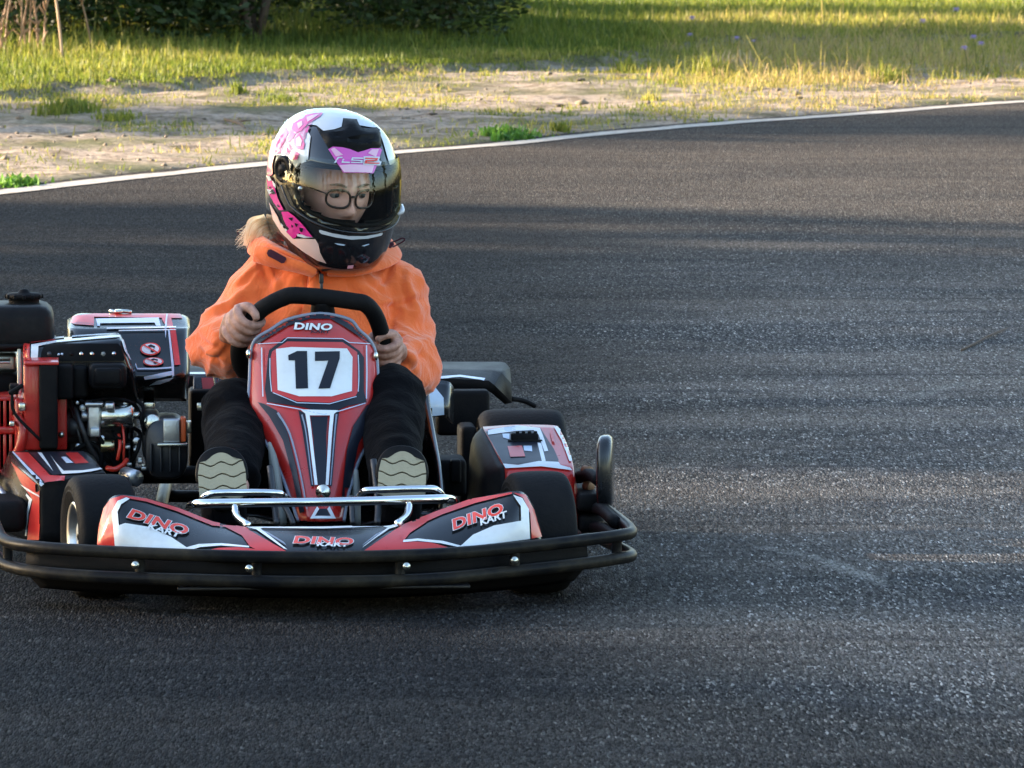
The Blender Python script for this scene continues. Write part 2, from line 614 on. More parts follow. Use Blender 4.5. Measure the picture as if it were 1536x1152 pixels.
def line_dist(x, y):
    """signed distance from the edge line, positive on the verge side"""
    best = np.full(x.shape, 1e9); sgn = np.ones(x.shape)
    for (ax, ay), (bx, by) in zip(LN[:-1], LN[1:]):
        dx, dy = bx - ax, by - ay
        L2 = dx * dx + dy * dy
        if L2 < 1e-9: continue
        t = np.clip(((x - ax) * dx + (y - ay) * dy) / L2, 0, 1)
        ex, ey = x - (ax + t * dx), y - (ay + t * dy)
        d2 = ex * ex + ey * ey
        c = dx * ey - dy * ex
        m = d2 < best
        best = np.where(m, d2, best); sgn = np.where(m, np.sign(c), sgn)
    return np.sqrt(best) * sgn

_te = [(-60, 12), (-9, 17)] + [(G(*p).x, G(*p).y) for p in ((0, 150), (200, 134), (330, 127), (500, 112), (680, 102), (850, 92), (1000, 80), (1150, 66), (1536, 62))] + [(8, 36), (20, 42), (60, 60)]
TEX, TEY = np.array([p[0] for p in _te]), np.array([p[1] for p in _te])
def turf_d(x, y):
    """metres past the turf's edge"""
    w = (fbm(x, y, 0.9, 3, 21) - 0.5) * 2.6 + (fbm(x, y, 3.5, 3, 22) - 0.5) * 1.0
    return y - np.interp(x, TEX, TEY) + w + 0.8

def height(x, y):
    d = line_dist(x, y)
    t = turf_d(x, y)
    up = sstep(d, -0.02, 0.3)
    rel = (fbm(x, y, 1.3, 4, 3) - 0.45) * 0.07 + (fbm(x, y, 7, 3, 5) - 0.5) * 0.035
    near = sstep(np.hypot(x, y - 30), 60, 30)
    lip = 0.05 * sstep(t, -0.1, 0.25)
    return np.where(d < 0.6, -0.05 + up * (0.062 + rel * np.clip(d, 0, 1)), 0.012 + rel * np.clip(d, 0, 1) * near + lip)

# ------------------------------------------------------------------ the ground sheet
xs = np.concatenate([np.array([-600, -250, -120, -60, -35, -22, -15, -11]), np.arange(-8, 9, 0.07), np.array([11, 15, 22, 35, 60, 120, 250, 600])])
ys = np.concatenate([np.array([-600, -250, -120, -70, -45, -30, -20, -12, -6, 0, 5, 9]), np.arange(12, 40, 0.09), np.arange(40, 62, 0.6), np.array([66, 75, 90, 120, 250, 700])])
XX, YY = np.meshgrid(xs, ys)
ZZ = height(XX.ravel(), YY.ravel())
nx, ny = len(xs), len(ys)
ii = np.arange(nx * ny).reshape(ny, nx)
quads = np.stack([ii[:-1, :-1], ii[:-1, 1:], ii[1:, 1:], ii[1:, :-1]], -1).reshape(-1)
td = turf_d(XX.ravel(), YY.ravel()); ld = line_dist(XX.ravel(), YY.ravel())
turf_attr = sstep(td, -0.25, 0.5)
turf_attr = np.where(ld < -0.5, 1.0, turf_attr)

def ground_mat():
    m = bpy.data.materials.new('sandy_soil_and_turf')
    t, b = nodes_of(m)
    v = coords(t)
    a = N(t, 'ShaderNodeAttribute', attribute_name='turf')
    n1 = noi(t, v, 0.9, 6, 0.62); n2 = noi(t, v, 5, 6, 0.65); n3 = noi(t, v, 34, 5, 0.7)
    sand = ramp(t, n3, [(0.28, (0.12, 0.09, 0.068)), (0.5, (0.32, 0.25, 0.19)), (0.72, (0.46, 0.375, 0.295))])
    soil = ramp(t, n3, [(0.3, (0.05, 0.036, 0.02)), (0.7, (0.16, 0.11, 0.065))])
    moss = ramp(t, n3, [(0.3, (0.035, 0.04, 0.012)), (0.7, (0.12, 0.12, 0.035))])
    c = mixc(t, ramp(t, n2, [(0.46, 0.0), (0.62, 0.85)]), sand, soil)
    c = mixc(t, ramp(t, n1, [(0.47, 0.0), (0.62, 0.8)]), c, moss)
    tf = mixc(t, ramp(t, n2, [(0.45, 0.0), (0.65, 1.0)]), moss, soil)
    c = mixc(t, a.outputs['Fac'], c, tf)
    t.links.new(c, b.inputs['Base Color'])
    b.inputs['Roughness'].default_value = 0.95
    b.inputs['Specular IOR Level'].default_value = 0.2
    h = mathn(t, 'ADD', n3, mathn(t, 'MULTIPLY', n2, 1.5))
    bump(t, b, h, 0.7, 0.03)
    return m
ground = mesh_np('ground', np.stack([XX.ravel(), YY.ravel(), ZZ], -1), quads, 4, ground_mat(), None, True, {'turf': turf_attr})
tag(ground, 'bare sandy verge running into rough turf beyond the white line', 'ground', kind='structure')

# ------------------------------------------------------------------ asphalt
def asphalt_mat():
    m = bpy.data.materials.new('asphalt')
    t, b = nodes_of(m)
    v = coords(t)
    vy = coords(t, (1, .17, 1))
    vo = N(t, 'ShaderNodeTexVoronoi', Scale=215.0)
    t.links.new(vy, vo.inputs['Vector'])
    sep = N(t, 'ShaderNodeSeparateColor'); t.links.new(vo.outputs['Color'], sep.inputs[0])
    stone = ramp(t, sep.outputs[0], [(0.0, (0.009, 0.009, 0.010)), (0.55, (0.020, 0.020, 0.0205)), (0.82, (0.040, 0.039, 0.0375)), (0.94, (0.070, 0.068, 0.065)), (1.0, (0.13, 0.127, 0.12))])
    fine = noi(t, vy, 60, 6, 0.8)
    c = mixc(t, 0.75, stone, ramp(t, fine, [(0.3, 0.12), (0.62, 0.95)]), 'MULTIPLY')
    # drive lines: dust and rubber laid along the bend
    vs = coords(t, (0.35, 1.0, 1), (0, 0, R(14)))
    n1 = noi(t, vs, 1.1, 6, 0.6, 0.6)
    n2 = noi(t, vs, 4.0, 6, 0.65, 0.4)
    c = mixc(t, ramp(t, n1, [(0.38, 0.0), (0.72, 0.8)]), c, mixc(t, 0.55, c, (0.075, 0.063, 0.052)), 'MIX')
    c = mixc(t, ramp(t, n2, [(0.50, 0.0), (0.72, 0.55)]), c, (0.014, 0.014, 0.016))
    # paler right-hand stretch: sunlight and sky gloss painted into the asphalt colour
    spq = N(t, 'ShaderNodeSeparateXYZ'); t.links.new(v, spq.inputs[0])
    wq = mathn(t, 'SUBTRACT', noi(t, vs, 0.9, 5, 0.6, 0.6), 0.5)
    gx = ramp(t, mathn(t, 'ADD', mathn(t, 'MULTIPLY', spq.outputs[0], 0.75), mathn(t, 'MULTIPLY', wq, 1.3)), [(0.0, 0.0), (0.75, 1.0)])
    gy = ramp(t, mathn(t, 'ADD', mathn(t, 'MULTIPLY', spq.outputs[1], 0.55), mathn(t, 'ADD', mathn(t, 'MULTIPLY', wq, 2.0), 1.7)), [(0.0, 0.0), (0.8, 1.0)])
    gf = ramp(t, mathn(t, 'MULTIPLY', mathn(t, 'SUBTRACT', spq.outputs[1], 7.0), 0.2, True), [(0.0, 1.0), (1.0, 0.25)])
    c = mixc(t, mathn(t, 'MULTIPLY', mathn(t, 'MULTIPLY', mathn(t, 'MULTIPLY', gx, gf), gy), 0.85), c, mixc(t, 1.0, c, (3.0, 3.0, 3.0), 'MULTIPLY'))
    # shade painted into the asphalt colour: near black at the left and in front
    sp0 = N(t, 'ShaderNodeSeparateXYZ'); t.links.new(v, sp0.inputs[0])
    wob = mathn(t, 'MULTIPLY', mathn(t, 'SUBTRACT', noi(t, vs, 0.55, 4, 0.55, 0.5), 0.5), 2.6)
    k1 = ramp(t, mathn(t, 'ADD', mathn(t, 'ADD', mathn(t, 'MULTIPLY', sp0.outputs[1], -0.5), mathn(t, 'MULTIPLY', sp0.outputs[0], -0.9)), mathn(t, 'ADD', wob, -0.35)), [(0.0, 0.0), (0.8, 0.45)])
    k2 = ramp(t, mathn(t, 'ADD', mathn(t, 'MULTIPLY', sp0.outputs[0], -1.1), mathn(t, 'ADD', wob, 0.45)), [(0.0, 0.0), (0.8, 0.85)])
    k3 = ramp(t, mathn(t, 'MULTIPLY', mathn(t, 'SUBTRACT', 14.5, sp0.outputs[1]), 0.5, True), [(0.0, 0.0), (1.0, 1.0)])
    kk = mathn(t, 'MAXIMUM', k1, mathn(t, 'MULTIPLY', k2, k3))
    # streaks that break up the painted shade
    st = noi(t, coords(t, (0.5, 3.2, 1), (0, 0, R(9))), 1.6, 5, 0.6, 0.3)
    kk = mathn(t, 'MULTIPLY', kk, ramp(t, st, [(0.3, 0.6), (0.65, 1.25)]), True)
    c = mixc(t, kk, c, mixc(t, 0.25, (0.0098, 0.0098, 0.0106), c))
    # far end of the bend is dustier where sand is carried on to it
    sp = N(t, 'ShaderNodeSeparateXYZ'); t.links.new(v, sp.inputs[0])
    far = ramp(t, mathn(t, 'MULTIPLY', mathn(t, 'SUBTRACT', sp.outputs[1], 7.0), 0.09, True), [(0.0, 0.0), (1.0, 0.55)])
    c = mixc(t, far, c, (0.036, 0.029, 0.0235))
    # worn pale scuffs on the tarmac
    for p0, p1, wd, sg in (((1205, 828), (1345, 884), 0.035, 0.8), ((1120, 815), (1225, 838), 0.03, 0.45), ((985, 698), (1050, 702), 0.05, 0.5), ((1300, 612), (1480, 566), 0.05, 0.35)):
        q0, q1 = G(*p0), G(*p1)
        ax = (q1 - q0); hl = ax.length / 2; ax.normalize(); md = (q0 + q1) / 2
        ex = mathn(t, 'SUBTRACT', sp.outputs[0], md.x); ey = mathn(t, 'SUBTRACT', sp.outputs[1], md.y)
        al = mathn(t, 'DIVIDE', mathn(t, 'ADD', mathn(t, 'MULTIPLY', ex, ax.x), mathn(t, 'MULTIPLY', ey, ax.y)), hl)
        ac = mathn(t, 'DIVIDE', mathn(t, 'SUBTRACT', mathn(t, 'MULTIPLY', ex, ax.y), mathn(t, 'MULTIPLY', ey, ax.x)), wd)
        r2 = mathn(t, 'ADD', mathn(t, 'MULTIPLY', al, al), mathn(t, 'MULTIPLY', ac, ac))
        k = ramp(t, mathn(t, 'ADD', r2, mathn(t, 'MULTIPLY', mathn(t, 'SUBTRACT', noi(t, v, 16, 5, 0.7), 0.5), 4.0)), [(0.0, sg), (1.0, 0.0)])
        c = mixc(t, k, c, (0.13, 0.125, 0.115))
    # faint curved scrub marks
    sk = noi(t, coords(t, (0.22, 7.0, 1), (0, 0, R(-33))), 1.3, 4, 0.6, 0.15)
    c = mixc(t, ramp(t, sk, [(0.55, 0.0), (0.70, 0.45)]), c, (0.010, 0.010, 0.011))
    vo2 = N(t, 'ShaderNodeTexVoronoi', Scale=290.0); t.links.new(coords(t, (1, .15, 1), (0, 0, .04)), vo2.inputs['Vector'])
    sep2 = N(t, 'ShaderNodeSeparateColor'); t.links.new(vo2.outputs['Color'], sep2.inputs[0])
    c = mixc(t, 1.0, c, ramp(t, mathn(t, 'ADD', mathn(t, 'MULTIPLY', sep2.outputs[0], 0.6), mathn(t, 'MULTIPLY', sep.outputs[2], 0.4)), [(0.12, 0.62), (0.5, 1.4), (0.78, 2.0), (0.93, 2.35)]), 'MULTIPLY')
    t.links.new(c, b.inputs['Base Color'])
    rg = ramp(t, mathn(t, 'ADD', mathn(t, 'MULTIPLY', sep.outputs[1], 0.4), mathn(t, 'MULTIPLY', fine, 0.6)), [(0.25, 0.55), (0.7, 0.95)])
    t.links.new(rg, b.inputs['Roughness'])
    b.inputs['Specular IOR Level'].default_value = 0.012
    h = mathn(t, 'ADD', mathn(t, 'MULTIPLY', vo.outputs['Distance'], -0.9), fine)
    bump(t, b, h, 0.7, 0.006)
    return m
bm = bmesh.new()
poly = []
for i, p in enumerate(LINE):
    q = LINE[min(i + 1, len(LINE) - 1)] - LINE[max(i - 1, 0)]
    n = Vector((-q.y, q.x, 0)).normalized()
    poly.append(p + n * 0.22)
poly += [Vector(p) for p in ((70, 33, 0), (40, 29, 0), (25, 24, 0), (16, 17, 0), (12.5, 8, 0), (11, -5, 0), (10.5, -45, 0))]
bm.faces.new([bm.verts.new(p) for p in poly])
bmesh.ops.triangulate(bm, faces=bm.faces)
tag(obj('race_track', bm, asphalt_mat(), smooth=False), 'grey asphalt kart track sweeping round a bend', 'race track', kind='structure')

def line_mat():
    m = bpy.data.materials.new('worn_white_road_paint')
    t, b = nodes_of(m)
    v = coords(t)
    n1 = noi(t, v, 14, 6, 0.7); n2 = noi(t, v, 3, 4, 0.6)
    c = mixc(t, ramp(t, n1, [(0.44, 0.0), (0.66, 0.85)]), (0.36, 0.33, 0.29), (0.14, 0.115, 0.09))
    c = mixc(t, ramp(t, n2, [(0.45, 0.0), (0.75, 0.5)]), c, (0.42, 0.35, 0.27))
    t.links.new(c, b.inputs['Base Color'])
    b.inputs['Roughness'].default_value = 0.8
    bump(t, b, n1, 0.3, 0.004)
    return m
bm = bmesh.new()
prev = None
fineL = crom(line_pts, 26)
for i, p in enumerate(fineL):
    q = fineL[min(i + 1, len(fineL) - 1)] - fineL[max(i - 1, 0)]
    n = Vector((-q.y, q.x, 0)).normalized()
    w = 0.02 * (noise.noise(Vector((p.x * 2.3, p.y * 2.3, 0))))
    w2 = 0.045 * (noise.noise(Vector((p.x * 1.3, p.y * 2.9, 4))))
    a = bm.verts.new(p + n * (0.085 + w2) + Vector((0, 0, 0.004))); c_ = bm.verts.new(p - n * (0.065 + w) + Vector((0, 0, 0.004)))
    if prev: bm.faces.new((prev[0], prev[1], c_, a))
    prev = (a, c_)
tag(obj('edge_line', bm, line_mat(), smooth=False), 'worn white painted line along the outer edge of the track', 'road line', kind='structure')

# ------------------------------------------------------------------ grass
def grass_mat(name, green, dry, trans=0.45):
    m = bpy.data.materials.new(name)
    t, b = nodes_of(m)
    a = N(t, 'ShaderNodeAttribute', attribute_name='tone')
    s = N(t, 'ShaderNodeAttribute', attribute_name='shade')
    c = ramp(t, a.outputs['Fac'], [(0.0, green[0]), (0.45, green[1]), (0.75, dry[0]), (1.0, dry[1])])
    c = mixc(t, 1.0, c, ramp(t, s.outputs['Fac'], [(0, 0.65), (1, 1.25)]), 'MULTIPLY')
    t.links.new(c, b.inputs['Base Color'])
    b.inputs['Roughness'].default_value = 0.55
    b.inputs['Specular IOR Level'].default_value = 0.3
    tr = N(t, 'ShaderNodeBsdfTranslucent'); t.links.new(c, tr.inputs[0])
    mx = N(t, 'ShaderNodeMixShader'); mx.inputs[0].default_value = trans
    t.links.new(b.outputs[0], mx.inputs[1]); t.links.new(tr.outputs[0], mx.inputs[2])
    t.links.new(mx.outputs[0], t.nodes['Material Output'].inputs[0])
    return m
M['grass'] = grass_mat('grass_blades', ((0.07, 0.11, 0.014), (0.19, 0.21, 0.028)), ((0.38, 0.32, 0.07), (0.44, 0.31, 0.14)), 0.5)
M['leaf'] = grass_mat('shrub_leaves', ((0.020, 0.040, 0.008), (0.032, 0.055, 0.012)), ((0.055, 0.07, 0.015), (0.07, 0.08, 0.02)), 0.25)
M['bright_leaf'] = grass_mat('young_leaves', ((0.06, 0.15, 0.02), (0.10, 0.22, 0.025)), ((0.13, 0.25, 0.03), (0.2, 0.28, 0.05)), 0.4)
M['tree_leaf'] = grass_mat('tree_leaves', ((0.03, 0.055, 0.012), (0.05, 0.08, 0.018)), ((0.07, 0.09, 0.02), (0.09, 0.10, 0.03)), 0.25)
M['bark'] = simple('bark', (0.09, 0.06, 0.04), 0.9, dirt=0.5, grain=0.8, gscale=14)
M['dry'] = grass_mat('dry_stalks', ((0.30, 0.17, 0.08), (0.40, 0.22, 0.11)), ((0.48, 0.30, 0.17), (0.56, 0.40, 0.24)), 0.15)

def blades(x, y, z, h, w, tone, shade, lean=0.45):
    """arrays of curved three-triangle grass blades -> verts, tris, attributes"""
    n = len(x)
    th = RNG.uniform(0, 2 * np.pi, n)
    wx, wy = np.cos(th) * w / 2, np.sin(th) * w / 2
    ph = RNG.uniform(0, 2 * np.pi, n)
    ln = np.abs(RNG.normal(0, lean, n)) * h
    lx, ly = np.cos(ph) * ln, np.sin(ph) * ln
    V = np.empty((n, 5, 3))
    V[:, 0] = np.stack([x - wx, y - wy, z], -1)
    V[:, 1] = np.stack([x + wx, y + wy, z], -1)
    V[:, 2] = np.stack([x - wx * .75 + lx * .35, y - wy * .75 + ly * .35, z + h * .6], -1)
    V[:, 3] = np.stack([x + wx * .75 + lx * .35, y + wy * .75 + ly * .35, z + h * .6], -1)
    V[:, 4] = np.stack([x + lx, y + ly, z + np.maximum(h - ln * .35, h * .4)], -1)
    base = (np.arange(n) * 5)[:, None]
    Fc = (base + np.array([[0, 1, 3, 0, 3, 2, 2, 3, 4]])).ravel()
    return V.reshape(-1, 3), Fc, {'tone': np.repeat(tone, 5), 'shade': np.repeat(shade, 5)}

def scatter(x0, x1, y0, y1, dens):
    n = int((x1 - x0) * (y1 - y0) * dens)
    return RNG.uniform(x0, x1, n), RNG.uniform(y0, y1, n)

# turf beyond the sand
x, y = scatter(-8, 8.5, 19, 40, 2700)
t = turf_d(x, y)
dry_zone = sstep(x, 0.6, 1.6) * sstep(y, 36, 33)
keep = (t > -0.15) & (RNG.random(len(x)) < np.clip(0.25 + t * 1.2, 0, 1)) & (RNG.random(len(x)) > dry_zone * 0.25)
keep &= np.abs(x) < 0.75 + (y + 13) * 0.083 + 2.0
x, y, t, dz = x[keep], y[keep], t[keep], dry_zone[keep]
bush_front = sstep(y, 26.8, 28.5) * sstep(x, 0.8, -0.5)
far_left = sstep(x, -1.5, -3.0)
h = (0.026 + 0.022 * np.clip(t / 2, 0, 1) + 0.055 * bush_front + 0.05 * far_left * sstep(y, 24, 27)) * RNG.lognormal(0, 0.35, len(x)) * (1 + 0.3 * dz)
tall = RNG.random(len(x)) < 0.015 + 0.02 * bush_front
h = np.where(tall, h * 1.7, h)
tone = np.clip(fbm(x, y, 0.8, 3, 31) * 0.9 - 0.12 + RNG.normal(0, 0.16, len(x)) + 0.32 * dz - 0.1 * (y > 33), 0, 1)
V, Fc, A = blades(x, y, height(x, y) - 0.004, h, RNG.uniform(0.005, 0.009, len(x)), tone, RNG.random(len(x)))
tag(mesh_np('turf_grass', V, Fc, 3, M['grass'], attr=A), 'rough turf of green and yellow blades behind the bare sand', 'grass', kind='stuff')
# lit lawn farther off
x, y = scatter(-7, 11, 40, 75, 620)
keep = np.abs(x) < 1.5 + (y + 13) * 0.083
x, y = x[keep], y[keep]
h = RNG.lognormal(0, 0.3, len(x)) * 0.065
tone = np.clip(fbm(x, y, 0.5, 3, 32) * 0.75 - 0.08 + RNG.normal(0, 0.12, len(x)), 0, 1)
V, Fc, A = blades(x, y, height(x, y) - 0.004, h, RNG.uniform(0.010, 0.016, len(x)), tone, RNG.random(len(x)))
tag(mesh_np('lawn_grass', V, Fc, 3, M['grass'], attr=A), 'open lawn of short bright grass beyond the bushes', 'grass', kind='stuff')
# thin growth on the sand
x, y = scatter(-7.5, 8, 8, 34, 2300)
t = turf_d(x, y); d = line_dist(x, y)
pat = fbm(x, y, 1.1, 4, 41)
patch = sstep(pat, 0.49, 0.64)
edge = sstep(d, 1.6, 0.2) * sstep(fbm(x, y, 1.8, 3, 44), 0.45, 0.62) * 0.8
p = np.maximum(patch * 0.7, edge * 0.6) + 0.012 + 0.8 * sstep(x, 0.4, 1.5) * sstep(d, 0.9, 2.4) + 0.35 * sstep(t, -0.9, 0.0)
p = p * (0.25 + 1.3 * sstep(fbm(x, y, 6.5, 3, 49), 0.42, 0.66))
keep = (d > 0.14) & (t < 0.1) & (RNG.random(len(x)) < p) & (np.abs(x) < 0.75 + (y + 13) * 0.083 + 2.0)
x, y, t, d = x[keep], y[keep], t[keep], d[keep]
h = RNG.lognormal(0, 0.55, len(x)) * (0.022 + 0.038 * sstep(x, 0.4, 1.5) * sstep(d, 1.0, 2.6))
tone = np.clip(0.12 + fbm(x, y, 1.5, 3, 46) * 0.7 + RNG.normal(0, 0.2, len(x)) + 0.30 * sstep(x, 0.5, 1.6), 0, 1)
V, Fc, A = blades(x, y, height(x, y) - 0.003, h, RNG.uniform(0.003, 0.007, len(x)), tone, RNG.random(len(x)), 1.1)
tag(mesh_np('sparse_grass', V, Fc, 3, M['grass'], attr=A), 'thin dry grass growing through the bare sand', 'grass', kind='stuff')
# small stones and crumbs lying on the sand
n = 3000
x, y = RNG.uniform(-5, 6, n), RNG.uniform(11.5, 33, n)
keep = (line_dist(x, y) > 0.16) & (turf_d(x, y) < 0.6)
x, y = x[keep], y[keep]; n = len(x)
s = RNG.lognormal(0, 0.5, n) * 0.007
oct_ = np.array([(1, 0, 0), (-1, 0, 0), (0, 1, 0), (0, -1, 0), (0, 0, .7), (0, 0, -.7)], float)
of = np.array([(0, 2, 4), (2, 1, 4), (1, 3, 4), (3, 0, 4), (2, 0, 5), (1, 2, 5), (3, 1, 5), (0, 3, 5)])
jit = RNG.uniform(0.6, 1.4, (n, 6, 1))
V = oct_[None] * jit * s[:, None, None] + np.stack([x, y, height(x, y) + s * .3], -1)[:, None]
Fc = (np.arange(n)[:, None, None] * 6 + of[None]).ravel()
M['stone'] = simple('pebbles_and_soil_crumbs', (0.16, 0.12, 0.085), 0.95, dirt=0.6, dirt_col=(0.4, 0.33, 0.25))
tag(mesh_np('pebbles', V.reshape(-1, 3), Fc, 3, M['stone']), 'scattered pebbles and soil crumbs on the sandy verge', 'pebbles', kind='stuff')

# ------------------------------------------------------------------ leaf clouds
def leaf_cloud(centres, radii, n, size, squash=1.0, flat=0.35):
    """n small folded leaves spread through a set of lumps -> verts, quads, attributes"""
    c = np.asarray(centres, float); r = np.asarray(radii, float)
    pr = (r ** 2.2); k = RNG.choice(len(c), n, p=pr / pr.sum())
    d = RNG.normal(0, 1, (n, 3)); d /= np.linalg.norm(d, axis=1)[:, None]
    rad = RNG.random(n) ** 0.45
    p = c[k] + d * (r[k] * rad)[:, None] * np.array([1, 1, squash])
    a = RNG.normal(0, 1, (n, 3)); a[:, 2] *= flat; a /= np.linalg.norm(a, axis=1)[:, None]
    b = np.cross(a, RNG.normal(0, 1, (n, 3))); b /= np.linalg.norm(b, axis=1)[:, None]
    s = size * RNG.uniform(0.6, 1.35, n)[:, None]
    nn = np.cross(a, b)
    V = np.stack([p - a * s, p + b * s * .42 + nn * s * .12, p + a * s, p - b * s * .42 + nn * s * .12], 1)
    Fc = (np.arange(n)[:, None] * 4 + np.arange(4)[None]).ravel()
    tone = np.clip(RNG.normal(0.4, 0.2, n) + 0.25 * (d[:, 2] * rad), 0, 1)
    return V.reshape(-1, 3), Fc, {'tone': np.repeat(tone, 4), 'shade': np.repeat(RNG.random(n), 4)}

def branchy(bm, h, r, limbs, spread, lean=(0, 0)):
    top = Vector((lean[0], lean[1], h))
    tube(bm, [(0, 0, -0.1), (lean[0] * .2 + r * .3, lean[1] * .2, h * .3), (lean[0] * .6, lean[1] * .6 + r * .4, h * .65), top], [r * 1.25, r, r * .7, r * .2], 4, 8)
    ends = [top]
    for i in range(limbs):
        f = 0.25 + 0.65 * (i + 0.5) / limbs
        a = i * 2.4 + random.uniform(-.4, .4)
        s = Vector((lean[0] * f, lean[1] * f, h * f))
        e = s + Vector((math.cos(a) * spread * (1.15 - f * .6), math.sin(a) * spread * (1.15 - f * .6), spread * random.uniform(.15, .6)))
        tube(bm, [s, s.lerp(e, .5) + Vector((0, 0, -.05 * spread)), e], [r * .45, r * .3, r * .08], 3, 6)
        ends.append(e)
    return ends

def copy_tree(o, parent=None):
    c = o.copy(); COL.objects.link(c)
    if parent is not None: c.parent = parent
    for ch in list(o.children): copy_tree(ch, c)
    return c

# trees round the circuit: they throw the shade bands and stand in the reflections
def make_tree(seed, h, cr, leaves, size, z0):
    random.seed(seed)
    root = empty('shade_tree')
    bm = bmesh.new()
    ends = branchy(bm, h * .9, 0.16, 9, cr * .8, (random.uniform(-.3, .3), random.uniform(-.3, .3)))
    obj('trunk', bm, M['bark'], root)
    cs, rs = [], []
    for i in range(26):
        f = random.random()
        z = z0 + (h - z0) * f
        wr = cr * (0.95 - 0.55 * abs(f - 0.4) ** 1.3)
        a = random.uniform(0, 6.28); q = wr * random.random() ** .5 * .75
        cs.append((math.cos(a) * q, math.sin(a) * q, z)); rs.append(random.uniform(.28, .5) * cr)
    V, Fc, A = leaf_cloud(cs, rs, leaves, size, 0.85)
    mesh_np('crown', V, Fc, 4, M['tree_leaf'], root, attr=A)
    return root
dense_tree = make_tree(3, 11.5, 2.3, 5200, 0.20, 1.2)
airy_tree = make_tree(9, 11.0, 2.2, 900, 0.17, 2.5)
EQ = Vector((-SUN_AZ.y, SUN_AZ.x, 0)); EQ = EQ if EQ.y > 0 else -EQ      # across the light, pointing away
def shade_spot(q, s): return SUN_AZ * s + EQ * q
SHADE = [(-17, 44, 0), (-13, 41, 0), (-9.5, 46, 0), (-6, 42, 0), (-3.4, 46, 0), (0.5, 78, 1), (0.2, 96, 1), (4.5, 43, 0), (6.8, 47, 0), (9.3, 43, 0), (18.4, 43, 0), (27.4, 43, 0)]
used = {0: False, 1: False}
def place_tree(kind, loc, rz, sc=1.0):
    src = dense_tree if kind == 0 else airy_tree
    o = src if not used[kind] else copy_tree(src)
    used[kind] = True
    o.location = loc; o.rotation_euler.z = rz; o.scale = (sc, sc, sc)
    tag(o, 'tall broadleaf tree standing outside the picture, throwing its shade over the bend', 'tree', 'trees around the circuit')
for i, (q, s, k) in enumerate(SHADE):
    p = shade_spot(q, s)
    place_tree(k, (p.x, p.y, 0), i * 1.3, 1.5 if s < 60 else 2.5 if s < 90 else 3.0)
for i, (tx, ty) in enumerate(((-15, -33), (-10.5, -36), (-5, -32), (-1, -35), (4.5, -33), (8, -36), (13, -32), (18, -34), (-20, -30), (23, -27), (26, -20), (29, -14), (30, 2), (-26, 62), (-19, 74), (14, 92), (22, 85), (6, 98), (-4, 90), (30, 95))):
    place_tree(0, (tx, ty, 0), i * 2.1, 1.0 + 0.25 * math.sin(i * 2.2))

# ------------------------------------------------------------------ the dark thicket at the back, left
def make_shrub(seed, w, h, leaves, size):
    random.seed(seed)
    root = empty('bush')
    bm = bmesh.new()
    for k in range(5):
        a = k * 1.26 + random.random()
        tube(bm, [(0, 0, -.05), (math.cos(a) * w * .2, math.sin(a) * w * .2, h * .4), (math.cos(a) * w * .5, math.sin(a) * w * .5, h * .85)], [.03, .02, .006], 3, 6)
    obj('branches', bm, M['bark'], root)
    cs, rs = [], []
    for i in range(22):
        z = random.uniform(.05, 1) * h
        a = random.uniform(0, 6.28); q = w * .55 * random.random() ** .5
        cs.append((math.cos(a) * q, math.sin(a) * q, max(z, .12))); rs.append(random.uniform(.25, .42) * w)
    V, Fc, A = leaf_cloud(cs, rs, leaves, size, 0.8)
    V[:, 2] = np.where(V[:, 2] < 0.03, 0.03 + np.abs(V[:, 2]) * 0.4, V[:, 2])
    mesh_np('foliage', V, Fc, 4, M['leaf'], root, attr=A)
    return root
sh = [make_shrub(21, 1.5, 2.4, 15000, 0.036), make_shrub(22, 1.3, 2.1, 13000, 0.034)]
BUSH = [(-4.9, 30.6, 'leftmost dark bush behind the reddish dry stalks'), (-3.2, 31.0, 'dark bush behind the lobed leaves of the young oak'), (-1.7, 31.2, 'dark bush left of the helmet, behind lit grass tips'),
        (-0.45, 31.6, 'dark bush ending the thicket on its right, beside the bright lawn'), (-5.4, 33.8, None), (-3.9, 34.2, None), (-2.3, 34.2, None), (-1.0, 34.6, None), (-6.8, 31.0, None), (-4.6, 37.5, None), (-2.8, 37.8, None), (-1.2, 38, None), (-6.4, 36, None)]
useds = [False, False]
for i, (bx, by, lab) in enumerate(BUSH):
    by -= 3.0
    k = i % 2
    o = sh[k] if not useds[k] else copy_tree(sh[k]); useds[k] = True
    o.location = (bx, by, 0.03); o.rotation_euler.z = i * 1.9; o.scale = (1, 1, 0.9 + 0.2 * ((i * 7) % 3) / 2)
    tag(o, lab or 'dark leafy bush deep inside the thicket behind the front bushes', 'bush', 'bushes of the dark thicket')

# ------------------------------------------------------------------ dry stalks, seedlings, flowers, weeds, clods
def zat(x, y): return float(height(np.array([x]), np.array([y]))[0])
def at_px(px, py):
    z = 0.03
    for _ in range(6):
        p = G(px, py, z)
        z = .5 * z + .5 * max(0.0, zat(p.x, p.y))
    return Vector((p.x, p.y, zat(p.x, p.y)))
SC = lambda p: (p - CAM).length / F_PX          # metres per photograph pixel there

def with_attr(o, tone, var=0.15):
    me = o.data; n = len(me.vertices)
    for k, v in (('tone', np.clip(RNG.normal(tone, var, n), 0, 1)), ('shade', RNG.random(n))):
        a = me.attributes.new(k, 'FLOAT', 'POINT'); a.data.foreach_set('value', v.astype(np.float32))
    return o

